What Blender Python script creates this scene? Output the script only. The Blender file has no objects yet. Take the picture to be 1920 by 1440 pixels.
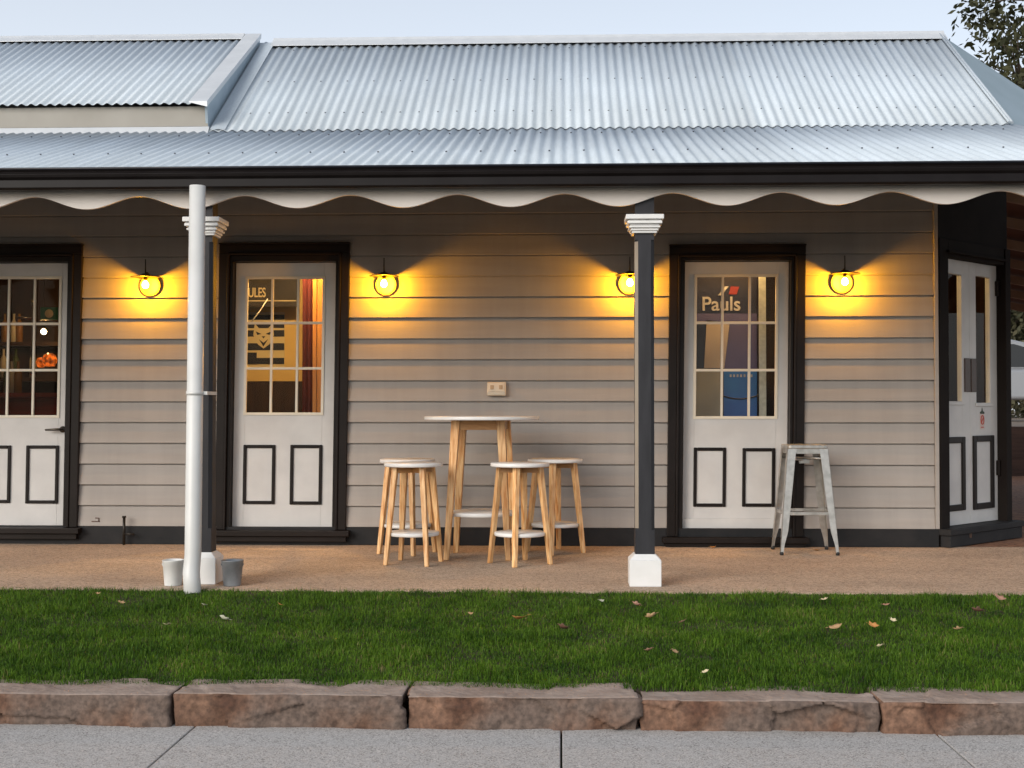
import bpy, math, random
import numpy as np
from mathutils import Vector, Matrix, Euler, noise

random.seed(7)
rng = np.random.default_rng(11)
sc = bpy.context.scene
COL = sc.collection
R_ = math.radians

# ------------------------------------------------------------------ camera
FPX, HCAM, DCAM = 2400.0, 1.067, 10.0
YAW, PITCH = math.atan(92 / FPX), math.atan(46 / FPX)
CROT = Euler((math.pi / 2 + PITCH, 0, YAW))
CMAT = CROT.to_matrix()
CPOS = Vector((0, -DCAM, HCAM))
cam = bpy.data.cameras.new('camera')
cam.sensor_width = 36
cam.lens = 36 * FPX / 1920
cam.clip_end = 2000
cam_o = bpy.data.objects.new('camera', cam)
cam_o.location = CPOS
cam_o.rotation_euler = CROT
COL.objects.link(cam_o)
sc.camera = cam_o


def hit(px, py, p0, n):
    d = CMAT @ Vector(((px - 960) / FPX, (720 - py) / FPX, -1))
    n = Vector(n)
    t = (Vector(p0) - CPOS).dot(n) / d.dot(n)
    return CPOS + d * t


def at(px, py, Y=0.0):
    return hit(px, py, (0, Y, 0), (0, 1, 0))


def atz(px, py, Z=0.0):
    return hit(px, py, (0, 0, Z), (0, 0, 1))


# --------------------------------------------------------------- materials
def srgb(r, g, b):
    f = lambda c: (c / 255) / 12.92 if c / 255 <= .04045 else ((c / 255 + .055) / 1.055) ** 2.4
    return (f(r), f(g), f(b))


def M(name, c, c2=None, scale=4.0, rough=.5, metal=0.0, bump=0.0, bscale=60.0, stretch=(1, 1, 1),
      lo=.35, hi=.65, detail=5.0, spec=.5, emit=None, estr=0.0, rvar=0.0, obj_rand=0.0, trans=0.0):
    m = bpy.data.materials.new(name)
    m.use_nodes = True
    nt = m.node_tree
    b = nt.nodes['Principled BSDF']
    b.inputs['Base Color'].default_value = (*c, 1)
    b.inputs['Roughness'].default_value = rough
    b.inputs['Metallic'].default_value = metal
    b.inputs['Specular IOR Level'].default_value = spec
    if trans:
        b.inputs['Transmission Weight'].default_value = trans
    if emit:
        b.inputs['Emission Color'].default_value = (*emit, 1)
        b.inputs['Emission Strength'].default_value = estr
    L = nt.links.new
    tc = nt.nodes.new('ShaderNodeTexCoord')
    mp = nt.nodes.new('ShaderNodeMapping')
    mp.inputs['Scale'].default_value = stretch
    L(tc.outputs['Object'], mp.inputs['Vector'])
    if c2 is not None:
        n = nt.nodes.new('ShaderNodeTexNoise')
        n.inputs['Scale'].default_value = scale
        n.inputs['Detail'].default_value = detail
        L(mp.outputs['Vector'], n.inputs['Vector'])
        r = nt.nodes.new('ShaderNodeValToRGB')
        r.color_ramp.elements[0].position = lo
        r.color_ramp.elements[1].position = hi
        r.color_ramp.elements[0].color = (*c, 1)
        r.color_ramp.elements[1].color = (*c2, 1)
        L(n.outputs['Fac'], r.inputs['Fac'])
        src = r.outputs['Color']
        if obj_rand:
            oi = nt.nodes.new('ShaderNodeObjectInfo')
            hs = nt.nodes.new('ShaderNodeHueSaturation')
            mr = nt.nodes.new('ShaderNodeMapRange')
            mr.inputs['To Min'].default_value = 1 - obj_rand
            mr.inputs['To Max'].default_value = 1 + obj_rand
            L(oi.outputs['Random'], mr.inputs['Value'])
            L(mr.outputs['Result'], hs.inputs['Value'])
            L(src, hs.inputs['Color'])
            src = hs.outputs['Color']
        L(src, b.inputs['Base Color'])
        if rvar:
            mr = nt.nodes.new('ShaderNodeMapRange')
            mr.inputs['To Min'].default_value = rough - rvar
            mr.inputs['To Max'].default_value = rough + rvar
            L(n.outputs['Fac'], mr.inputs['Value'])
            L(mr.outputs['Result'], b.inputs['Roughness'])
    if bump:
        n2 = nt.nodes.new('ShaderNodeTexNoise')
        n2.inputs['Scale'].default_value = bscale
        n2.inputs['Detail'].default_value = 6
        L(mp.outputs['Vector'], n2.inputs['Vector'])
        bp = nt.nodes.new('ShaderNodeBump')
        bp.inputs['Strength'].default_value = bump
        bp.inputs['Distance'].default_value = .01
        L(n2.outputs['Fac'], bp.inputs['Height'])
        L(bp.outputs['Normal'], b.inputs['Normal'])
    return m


def glass_mat(name, tint=(1, 1, 1), ior=1.45, rough=0.0):
    m = bpy.data.materials.new(name)
    m.use_nodes = True
    nt = m.node_tree
    nt.nodes.remove(nt.nodes['Principled BSDF'])
    t = nt.nodes.new('ShaderNodeBsdfTransparent')
    t.inputs['Color'].default_value = (*tint, 1)
    g = nt.nodes.new('ShaderNodeBsdfGlossy')
    g.inputs['Roughness'].default_value = rough
    f = nt.nodes.new('ShaderNodeFresnel')
    f.inputs['IOR'].default_value = ior
    mx = nt.nodes.new('ShaderNodeMixShader')
    L = nt.links.new
    ge = nt.nodes.new('ShaderNodeNewGeometry')          # reflect once, at the outer face of the pane
    iv = nt.nodes.new('ShaderNodeMath'); iv.operation = 'SUBTRACT'; iv.inputs[0].default_value = 1
    L(ge.outputs['Backfacing'], iv.inputs[1])
    pr_ = nt.nodes.new('ShaderNodeMath'); pr_.operation = 'MULTIPLY'
    L(f.outputs[0], pr_.inputs[0]); L(iv.outputs[0], pr_.inputs[1])
    L(pr_.outputs[0], mx.inputs[0])
    L(t.outputs[0], mx.inputs[1])
    L(g.outputs[0], mx.inputs[2])
    L(mx.outputs[0], nt.nodes['Material Output'].inputs['Surface'])
    return m


def emit_mat(name, col, strength):
    m = bpy.data.materials.new(name)
    m.use_nodes = True
    nt = m.node_tree
    nt.nodes.remove(nt.nodes['Principled BSDF'])
    e = nt.nodes.new('ShaderNodeEmission')
    e.inputs['Color'].default_value = (*col, 1)
    e.inputs['Strength'].default_value = strength
    nt.links.new(e.outputs[0], nt.nodes['Material Output'].inputs['Surface'])
    return m


def galv_mat(name, c, c2, rough=.42, metal=.35):
    m = M(name, c, c2, scale=55, rough=rough, metal=metal, lo=.3, hi=.7, rvar=.08, detail=3)
    nt = m.node_tree
    L = nt.links.new
    b = nt.nodes['Principled BSDF']
    src = b.inputs['Base Color'].links[0].from_socket
    tc = [n for n in nt.nodes if n.type == 'TEX_COORD'][0]
    sx = nt.nodes.new('ShaderNodeSeparateXYZ')
    L(tc.outputs['Object'], sx.inputs[0])
    dv = nt.nodes.new('ShaderNodeMath'); dv.operation = 'DIVIDE'; dv.inputs[1].default_value = .762
    L(sx.outputs['X'], dv.inputs[0])
    fl = nt.nodes.new('ShaderNodeMath'); fl.operation = 'FLOOR'
    L(dv.outputs[0], fl.inputs[0])
    wn = nt.nodes.new('ShaderNodeTexWhiteNoise'); wn.noise_dimensions = '1D'
    L(fl.outputs[0], wn.inputs['W'])
    big = nt.nodes.new('ShaderNodeTexNoise'); big.inputs['Scale'].default_value = 1.3
    big.inputs['Detail'].default_value = 6
    L(tc.outputs['Object'], big.inputs['Vector'])
    ad = nt.nodes.new('ShaderNodeMath'); ad.operation = 'MULTIPLY_ADD'
    L(wn.outputs['Value'], ad.inputs[0]); ad.inputs[1].default_value = .15
    ml = nt.nodes.new('ShaderNodeMath'); ml.operation = 'MULTIPLY_ADD'
    L(big.outputs['Fac'], ml.inputs[0]); ml.inputs[1].default_value = .28; ml.inputs[2].default_value = .80
    L(ml.outputs[0], ad.inputs[2])
    hs = nt.nodes.new('ShaderNodeHueSaturation')
    L(ad.outputs[0], hs.inputs['Value'])
    L(src, hs.inputs['Color'])
    L(hs.outputs['Color'], b.inputs['Base Color'])
    return m


m_board = M('weatherboard_paint', (.365, .332, .305), (.41, .375, .345), scale=2.2, rough=.55, bump=.12, bscale=26, stretch=(.5, 6, 6), lo=.3, hi=.7, spec=.35)


def weather(m, sc3, amt):
    nt = m.node_tree; L = nt.links.new
    b = nt.nodes['Principled BSDF']
    src = b.inputs['Base Color'].links[0].from_socket
    tc = [n for n in nt.nodes if n.type == 'TEX_COORD'][0]
    mp = nt.nodes.new('ShaderNodeMapping'); mp.inputs['Scale'].default_value = sc3
    L(tc.outputs['Object'], mp.inputs['Vector'])
    n = nt.nodes.new('ShaderNodeTexNoise'); n.inputs['Scale'].default_value = 1; n.inputs['Detail'].default_value = 7; n.inputs['Roughness'].default_value = .65
    L(mp.outputs['Vector'], n.inputs['Vector'])
    cr = nt.nodes.new('ShaderNodeValToRGB')
    cr.color_ramp.elements[0].position = .36; cr.color_ramp.elements[0].color = (1 - amt, 1 - amt, 1 - amt * 1.05, 1)
    cr.color_ramp.elements[1].position = .62; cr.color_ramp.elements[1].color = (1.04, 1.04, 1.04, 1)
    L(n.outputs['Fac'], cr.inputs['Fac'])
    mx = nt.nodes.new('ShaderNodeMix'); mx.data_type = 'RGBA'; mx.blend_type = 'MULTIPLY'; mx.inputs['Factor'].default_value = 1
    L(src, mx.inputs['A']); L(cr.outputs['Color'], mx.inputs['B'])
    L(mx.outputs['Result'], b.inputs['Base Color'])


weather(m_board, (7, 2, .8), .04)

m_trim = M('dark_brown_paint', (.009, .006, .005), (.013, .009, .008), scale=6, rough=.42, bump=.05, bscale=50, spec=.22)
m_plinth = M('charcoal_plinth_paint', (.014, .015, .017), (.024, .023, .024), scale=5, rough=.6, spec=.25, bump=.15, bscale=40)
m_white = M('white_door_paint', (.63, .615, .60), (.70, .685, .665), scale=5, rough=.42, bump=.05, bscale=35)
m_bar = M('cream_bar_paint', (.80, .73, .60), (.84, .77, .64), scale=8, rough=.45)
m_white2 = M('white_post_paint', (.80, .80, .79), (.72, .72, .70), scale=7, rough=.5, bump=.2, bscale=30, lo=.45, hi=.8)
m_pipe = M('white_pipe_paint', (.64, .64, .62), (.70, .70, .68), scale=5, rough=.38, bump=.04, bscale=20)
m_val = M('valance_paint', (.70, .645, .59), (.75, .69, .635), scale=3, rough=.55, bump=.08, bscale=30)
m_post = M('charcoal_post_paint', (.024, .024, .028), (.034, .034, .039), scale=6, rough=.5, spec=.3, bump=.08, bscale=30, stretch=(3, 3, .6))
m_chamf = M('lit_chamfer_tone', (.28, .23, .18), (.32, .27, .21), scale=6, rough=.5)
m_gut = M('gutter_enamel', (.008, .006, .006), (.011, .009, .009), scale=5, rough=.45, spec=.15)
m_gutbead = M('gutter_bead_enamel', (.008, .009, .014), (.012, .012, .018), scale=5, rough=.3, spec=.35)
m_roof = galv_mat('galvanised_sheet', (.49, .56, .625), (.56, .63, .69), .55, .03)
WEATHER_ROOF = (13, .8, .8), .08
m_flash = M('flashing_sheet', (.62, .65, .68), (.68, .71, .74), scale=8, rough=.4, metal=.2)
m_cheek = M('cheek_sheet', (.34, .43, .50), (.40, .49, .56), scale=8, rough=.4, metal=.3)
m_hip = M('grey_green_sheet', (.25, .34, .37), (.30, .39, .43), scale=2, rough=.35, metal=.3)
m_screw = M('screw_head', (.10, .11, .13), rough=.5, metal=.4)
m_ceil = M('verandah_ceiling', (.055, .035, .022), (.075, .05, .03), scale=5, rough=.6)
weather(m_roof, *WEATHER_ROOF)
m_glass = glass_mat('window_glass', (.96, .97, .96), 1.17)
m_lampglass = glass_mat('lamp_glass', (1, .97, .9), 1.3)
m_bulb = emit_mat('lamp_bulb_glow', (1.0, .43, .012), 590)
m_black = M('lamp_black_metal', (.02, .016, .012), rough=.4, metal=.3)
m_wood = M('acacia_wood', (.56, .235, .065), (.88, .56, .27), scale=6, rough=.40, stretch=(11, 11, .9), bump=.06, bscale=20, lo=.34, hi=.64, obj_rand=.22)
m_wood2 = M('acacia_wood_dark', (.42, .20, .07), (.55, .29, .11), scale=6, rough=.45, stretch=(2, 2, 14), obj_rand=.1)
m_top = M('white_laminate', (.80, .79, .77), (.84, .83, .81), scale=6, rough=.35)
m_silver = M('galvanised_stool_steel', (.42, .41, .385), (.56, .55, .52), scale=20, rough=.36, metal=.75, bump=.04, bscale=40, rvar=.08)
m_rubber = M('rubber', (.02, .02, .02), rough=.7)
m_bucketw = M('whitewashed_bucket', (.74, .74, .72), (.62, .64, .62), scale=9, rough=.5, bump=.1, bscale=40)
m_bucketg = M('grey_galvanised_bucket', (.20, .22, .24), (.28, .30, .32), scale=14, rough=.45, metal=.4)
m_soil = M('potting_soil', (.05, .045, .03), (.10, .11, .08), scale=30, rough=.95)
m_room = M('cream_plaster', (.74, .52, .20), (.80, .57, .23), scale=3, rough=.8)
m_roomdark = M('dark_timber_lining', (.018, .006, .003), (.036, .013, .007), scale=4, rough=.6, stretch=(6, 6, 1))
m_floorin = M('dark_floorboards', (.04, .02, .012), (.06, .03, .018), scale=4, rough=.4)
m_ceilin = M('room_ceiling', (.32, .27, .2), rough=.8)

# path: exposed reddish aggregate
def aggregate(name, c1, c2, c3, sc1=170, bump=.35):
    m = M(name, c1, c2, scale=.9, rough=.85, lo=.3, hi=.7, detail=8)
    nt = m.node_tree; L = nt.links.new
    b = nt.nodes['Principled BSDF']
    src = b.inputs['Base Color'].links[0].from_socket
    tc = [n for n in nt.nodes if n.type == 'TEX_COORD'][0]
    v = nt.nodes.new('ShaderNodeTexVoronoi'); v.inputs['Scale'].default_value = sc1
    L(tc.outputs['Object'], v.inputs['Vector'])
    hs = nt.nodes.new('ShaderNodeSeparateColor'); L(v.outputs['Color'], hs.inputs[0])
    cr = nt.nodes.new('ShaderNodeValToRGB')
    e = cr.color_ramp.elements
    e[0].position = .0; e[0].color = (.35, .33, .32, 1)
    e[1].position = 1.0; e[1].color = (1.35, 1.32, 1.30, 1)
    x = cr.color_ramp.elements.new(.5); x.color = (1, .98, .95, 1)
    L(hs.outputs[0], cr.inputs['Fac'])
    mx = nt.nodes.new('ShaderNodeMix'); mx.data_type = 'RGBA'; mx.blend_type = 'MULTIPLY'
    mx.inputs['Factor'].default_value = .95
    L(src, mx.inputs['A']); L(cr.outputs['Color'], mx.inputs['B'])
    n = nt.nodes.new('ShaderNodeTexNoise'); n.inputs['Scale'].default_value = 24; n.inputs['Detail'].default_value = 3
    L(tc.outputs['Object'], n.inputs['Vector'])
    cr2 = nt.nodes.new('ShaderNodeValToRGB')
    cr2.color_ramp.elements[0].position = .42; cr2.color_ramp.elements[1].position = .68
    cr2.color_ramp.elements[0].color = (0, 0, 0, 1); cr2.color_ramp.elements[1].color = (.55, .55, .55, 1)
    L(n.outputs['Fac'], cr2.inputs['Fac'])
    mx2 = nt.nodes.new('ShaderNodeMix'); mx2.data_type = 'RGBA'
    L(cr2.outputs['Color'], mx2.inputs['Factor'])
    L(mx.outputs['Result'], mx2.inputs['A']); mx2.inputs['B'].default_value = (*c3, 1)
    L(mx2.outputs['Result'], b.inputs['Base Color'])
    bp = nt.nodes.new('ShaderNodeBump'); bp.inputs['Strength'].default_value = bump; bp.inputs['Distance'].default_value = .004
    L(v.outputs['Distance'], bp.inputs['Height']); L(bp.outputs['Normal'], b.inputs['Normal'])
    return m

m_path = aggregate('exposed_aggregate', (.545, .415, .31), (.44, .325, .24), (.65, .505, .385), 150)
m_conc = aggregate('pale_concrete', (.47, .46, .45), (.42, .41, .40), (.46, .45, .44), 220, .15)
weather(m_path, (1.1, 2.2, 1), .16)
m_pave = aggregate('leaf_strewn_paving', (.30, .13, .07), (.22, .12, .08), (.42, .20, .09), 30, .3)
m_dirt = M('dark_soil', (.035, .028, .018), (.06, .045, .03), scale=8, rough=1.0)
m_field = M('rough_ground', (.045, .05, .025), (.07, .065, .035), scale=.6, rough=1.0)
m_terr = M('gravel_terrace', (.16, .12, .09), (.22, .17, .13), scale=6, rough=.95)

# stone
def stone_mat():
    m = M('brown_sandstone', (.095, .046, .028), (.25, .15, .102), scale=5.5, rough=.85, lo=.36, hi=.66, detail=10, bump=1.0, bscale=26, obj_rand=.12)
    nt = m.node_tree; L = nt.links.new
    b = nt.nodes['Principled BSDF']
    src = b.inputs['Base Color'].links[0].from_socket
    tc = [n for n in nt.nodes if n.type == 'TEX_COORD'][0]
    n = nt.nodes.new('ShaderNodeTexNoise'); n.inputs['Scale'].default_value = 2.6; n.inputs['Detail'].default_value = 9
    L(tc.outputs['Object'], n.inputs['Vector'])
    cr = nt.nodes.new('ShaderNodeValToRGB')
    cr.color_ramp.elements[0].position = .48; cr.color_ramp.elements[1].position = .60
    L(n.outputs['Fac'], cr.inputs['Fac'])
    mx = nt.nodes.new('ShaderNodeMix'); mx.data_type = 'RGBA'
    L(cr.outputs['Color'], mx.inputs['Factor'])
    L(src, mx.inputs['A']); mx.inputs['B'].default_value = (.145, .108, .09, 1)
    v = nt.nodes.new('ShaderNodeTexNoise'); v.inputs['Scale'].default_value = 46; v.inputs['Detail'].default_value = 8
    L(tc.outputs['Object'], v.inputs['Vector'])
    cr2 = nt.nodes.new('ShaderNodeValToRGB')
    cr2.color_ramp.elements[0].position = .35; cr2.color_ramp.elements[0].color = (.66, .64, .62, 1)
    cr2.color_ramp.elements[1].position = .7; cr2.color_ramp.elements[1].color = (1.3, 1.25, 1.2, 1)
    L(v.outputs['Fac'], cr2.inputs['Fac'])
    mx2 = nt.nodes.new('ShaderNodeMix'); mx2.data_type = 'RGBA'; mx2.blend_type = 'MULTIPLY'; mx2.inputs['Factor'].default_value = 1
    L(mx.outputs['Result'], mx2.inputs['A']); L(cr2.outputs['Color'], mx2.inputs['B'])
    L(mx2.outputs['Result'], b.inputs['Base Color'])
    return m

m_stone = stone_mat()
m_stone_top = M('sky_lit_sandstone_bed', (.24, .175, .14), (.37, .295, .25), scale=7, rough=.9, lo=.3, hi=.7, detail=10, bump=1.0, bscale=30)  # pale bed crust, with sky light on the tops put into the colour


def leaf_mat(name, c1, c2, rough=.55, patch=.9, trans=.25, straw=None):
    m = bpy.data.materials.new(name); m.use_nodes = True
    nt = m.node_tree; L = nt.links.new
    b = nt.nodes['Principled BSDF']
    b.inputs['Roughness'].default_value = rough
    b.inputs['Specular IOR Level'].default_value = .25
    g = nt.nodes.new('ShaderNodeAttribute'); g.attribute_name = 'tint'
    tc = nt.nodes.new('ShaderNodeTexCoord')
    n = nt.nodes.new('ShaderNodeTexNoise'); n.inputs['Scale'].default_value = patch; n.inputs['Detail'].default_value = 5
    L(tc.outputs['Object'], n.inputs['Vector'])
    mr = nt.nodes.new('ShaderNodeMapRange'); mr.inputs['From Min'].default_value = .3; mr.inputs['From Max'].default_value = .7
    mr.inputs['To Min'].default_value = -.3; mr.inputs['To Max'].default_value = .3
    L(n.outputs['Fac'], mr.inputs['Value'])
    ad = nt.nodes.new('ShaderNodeMath'); ad.operation = 'ADD'; ad.use_clamp = True
    L(g.outputs['Fac'], ad.inputs[0]); L(mr.outputs['Result'], ad.inputs[1])
    cr = nt.nodes.new('ShaderNodeValToRGB')
    cr.color_ramp.elements[0].color = (*c1, 1); cr.color_ramp.elements[1].color = (*c2, 1)
    if straw:
        cr.color_ramp.elements[1].position = .95
        e_ = cr.color_ramp.elements.new(1.0); e_.color = (*straw, 1)
    L(ad.outputs[0], cr.inputs['Fac'])
    L(cr.outputs['Color'], b.inputs['Base Color'])
    t = nt.nodes.new('ShaderNodeBsdfTranslucent'); L(cr.outputs['Color'], t.inputs['Color'])
    mx = nt.nodes.new('ShaderNodeMixShader'); mx.inputs[0].default_value = trans
    L(b.outputs[0], mx.inputs[1]); L(t.outputs[0], mx.inputs[2])
    L(mx.outputs[0], nt.nodes['Material Output'].inputs['Surface'])
    return m

m_grass = leaf_mat('grass_blades', (.016, .060, .004), (.145, .275, .02), patch=3.4, trans=.32, straw=(.26, .22, .09))
m_leaf = leaf_mat('olive_leaves', (.022, .026, .010), (.085, .085, .038), patch=.5)
m_leaf2 = leaf_mat('grey_green_leaves', (.075, .08, .045), (.20, .18, .11), patch=.4)
m_bark = M('bark', (.06, .045, .035), (.12, .09, .07), scale=9, rough=.9, stretch=(3, 3, .6), bump=.6, bscale=20)


# ------------------------------------------------------------ mesh builder
class MB:
    def __init__(s):
        s.v, s.f, s.mi, s.sm = [], [], [], []

    def add(s, vs, fs, mi=0, sm=False):
        o = len(s.v)
        s.v += [tuple(v) for v in vs]
        for f in fs:
            s.f.append([i + o for i in f]); s.mi.append(mi); s.sm.append(sm)
        return s

    def box(s, x0, x1, y0, y1, z0, z1, mi=0):
        if x0 > x1: x0, x1 = x1, x0
        if y0 > y1: y0, y1 = y1, y0
        if z0 > z1: z0, z1 = z1, z0
        vs = [(x, y, z) for z in (z0, z1) for y in (y0, y1) for x in (x0, x1)]
        return s.add(vs, [(0, 2, 3, 1), (4, 5, 7, 6), (0, 1, 5, 4), (2, 6, 7, 3), (0, 4, 6, 2), (1, 3, 7, 5)], mi)

    def prism(s, poly, a0, a1, ax='y', mi=0, sm=False):
        # poly in the two other axes: ax 'y' -> (x,z), 'x' -> (y,z), 'z' -> (x,y)
        n = len(poly)
        def P(p, a):
            return {'y': (p[0], a, p[1]), 'x': (a, p[0], p[1]), 'z': (p[0], p[1], a)}[ax]
        vs = [P(p, a0) for p in poly] + [P(p, a1) for p in poly]
        fs = [(i, (i + 1) % n, (i + 1) % n + n, i + n) for i in range(n)]
        s.add(vs, fs, mi, sm)
        o = len(s.v) - 2 * n
        s.f.append([o + i for i in range(n)][::-1]); s.mi.append(mi); s.sm.append(False)
        s.f.append([o + n + i for i in range(n)]); s.mi.append(mi); s.sm.append(False)
        return s

    def tube(s, pts, r, n=10, mi=0, closed=False):
        pts = [Vector(p) for p in pts]
        rs = r if isinstance(r, (list, tuple)) else [r] * len(pts)
        up = None
        rings = []
        for i, p in enumerate(pts):
            a = pts[i - 1] if (i > 0 or closed) else pts[i]
            b = pts[(i + 1) % len(pts)] if (i < len(pts) - 1 or closed) else pts[i]
            t = (b - a).normalized()
            if up is None:
                up = t.orthogonal().normalized()
            up = (up - t * up.dot(t))
            up = up.normalized() if up.length > 1e-6 else t.orthogonal().normalized()
            w = t.cross(up)
            rings.append([p + (up * math.cos(2 * math.pi * k / n) + w * math.sin(2 * math.pi * k / n)) * rs[i] for k in range(n)])
        vs = [v for g in rings for v in g]
        fs = []
        m = len(rings)
        for i in range(m if closed else m - 1):
            j = (i + 1) % m
            for k in range(n):
                k2 = (k + 1) % n
                fs.append((i * n + k, i * n + k2, j * n + k2, j * n + k))
        s.add(vs, fs, mi, True)
        if not closed:
            o = len(s.v) - len(vs)
            s.f.append([o + k for k in range(n)][::-1]); s.mi.append(mi); s.sm.append(False)
            s.f.append([o + (m - 1) * n + k for k in range(n)]); s.mi.append(mi); s.sm.append(False)
        return s

    def lathe(s, prof, c=(0, 0, 0), n=28, mi=0, axis='z', sm=True):
        vs, fs = [], []
        for r, h in prof:
            for k in range(n):
                a = 2 * math.pi * k / n
                x, y = r * math.cos(a), r * math.sin(a)
                p = (x, y, h) if axis == 'z' else (x, h, y)
                vs.append((c[0] + p[0], c[1] + p[1], c[2] + p[2]))
        for i in range(len(prof) - 1):
            for k in range(n):
                k2 = (k + 1) % n
                fs.append((i * n + k, i * n + k2, (i + 1) * n + k2, (i + 1) * n + k))
        return s.add(vs, fs, mi, sm)

    def leg(s, p0, p1, w0, w1, ang=0.0, mi=0, d0=None, d1=None):
        d0 = d0 or w0; d1 = d1 or w1
        ca, sa = math.cos(ang), math.sin(ang)
        vs = []
        for p, w, d in ((p0, w0, d0), (p1, w1, d1)):
            for sx, sy in ((-1, -1), (1, -1), (1, 1), (-1, 1)):
                x, y = sx * w / 2, sy * d / 2
                vs.append((p[0] + x * ca - y * sa, p[1] + x * sa + y * ca, p[2]))
        return s.add(vs, [(3, 2, 1, 0), (4, 5, 6, 7), (0, 1, 5, 4), (1, 2, 6, 5), (2, 3, 7, 6), (3, 0, 4, 7)], mi)

    def build(s, name, mats, parent=None, xf=None, bevel=0.0, solid=0.0, segs=2, ang=35):
        vs = [xf(Vector(v)) for v in s.v] if xf else s.v
        me = bpy.data.meshes.new(name)
        me.from_pydata([tuple(v) for v in vs], [], s.f)
        mats = mats if isinstance(mats, (list, tuple)) else [mats]
        for m in mats:
            me.materials.append(m)
        me.polygons.foreach_set('material_index', s.mi)
        me.polygons.foreach_set('use_smooth', s.sm)
        me.validate(); me.update()
        import bmesh
        bm = bmesh.new(); bm.from_mesh(me)
        bmesh.ops.recalc_face_normals(bm, faces=bm.faces)
        bm.to_mesh(me); bm.free()
        o = bpy.data.objects.new(name, me)
        COL.objects.link(o)
        if parent:
            o.parent = parent
        if solid:
            md = o.modifiers.new('thickness', 'SOLIDIFY'); md.thickness = solid; md.offset = -1
        if bevel:
            md = o.modifiers.new('soft_edges', 'BEVEL'); md.width = bevel; md.segments = segs
            md.limit_method = 'ANGLE'; md.angle_limit = R_(ang)
        return o


def box_obj(name, mat, parent, *b, bevel=0.0, xf=None):
    return MB().box(*b).build(name, mat, parent, bevel=bevel, xf=xf)


def tag(o, label=None, cat=None, group=None, kind=None):
    if label: o['label'] = label
    if cat: o['category'] = cat
    if group: o['group'] = group
    if kind: o['kind'] = kind
    return o


def thing(name, label, cat, loc=(0, 0, 0), rz=0.0, group=None):
    o = bpy.data.objects.new(name, None)
    o.empty_display_size = .1
    o.location = loc; o.rotation_euler = (0, 0, rz)
    COL.objects.link(o)
    return tag(o, label, cat, group)


def copy_tree(o, parent=None):
    c = o.copy(); COL.objects.link(c)
    if parent: c.parent = parent
    for ch in list(o.children):
        copy_tree(ch, c)
    return c


def text_obj(name, txt, mat, parent, loc, size, depth=.002, rx=math.pi / 2, rz=0.0, squash=1.0, align='CENTER'):
    cu = bpy.data.curves.new(name, 'FONT')
    cu.body = txt; cu.size = size; cu.extrude = depth; cu.align_x = align; cu.align_y = 'CENTER'
    cu.offset = size * .012
    t = bpy.data.objects.new(name + '_curve', cu)
    COL.objects.link(t)
    bpy.context.view_layer.update()
    me = bpy.data.meshes.new_from_object(t.evaluated_get(bpy.context.evaluated_depsgraph_get()))
    bpy.data.objects.remove(t); bpy.data.curves.remove(cu)
    me.materials.clear(); me.materials.append(mat)
    o = bpy.data.objects.new(name, me); COL.objects.link(o)
    o.location = loc; o.rotation_euler = (rx, 0, rz); o.scale = (squash, 1, 1)
    if parent: o.parent = parent
    return o


# ------------------------------------------------------------------ ground
tag(box_obj('ground', m_field, None, -300, 300, -200, 400, -.6, -.262), kind='structure')
fp = MB()
for i in range(-8, 8):
    fp.box(i * 1.5 + .004, i * 1.5 + 1.496, -6.196, -4.70, -.30, -.235)
tag(fp.build('footpath', m_conc, bevel=.004), kind='structure')
tag(box_obj('unseen_dark_road', M('asphalt', (.035, .035, .036), (.05, .05, .05), scale=30, rough=.9, bump=.4, bscale=120), None, -60, 60, -14, -6.20, -.5, -.25), kind='structure')  # unseen dark road, added to cut light bounced onto the upper wall
PE = -2.50                                   # front edge of the verandah path
tag(box_obj('verandah_path', m_path, None, -9, 6.5, PE, .02, -.25, 0), kind='structure')
tag(box_obj('side_paving', m_pave, None, 2.6, 22, .02, 10.6, -.25, -.004), kind='structure')
tag(box_obj('terrace_ground', m_terr, None, -30, 70, 10.85, 120, -.25, .78), kind='structure')
LZ1, LY1 = -.10, -4.575                       # lawn slopes to here


def lawn_z(y):
    return (y - PE) / (LY1 - PE) * LZ1 - .012


lb = MB()
lb.prism([(PE - .003, -.25), (PE - .003, -.012), (LY1 - .02, LZ1 - .016), (LY1 - .02, -.25)], -5.2, 5.4, 'x')
tag(lb.build('lawn', m_dirt), kind='structure')


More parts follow.
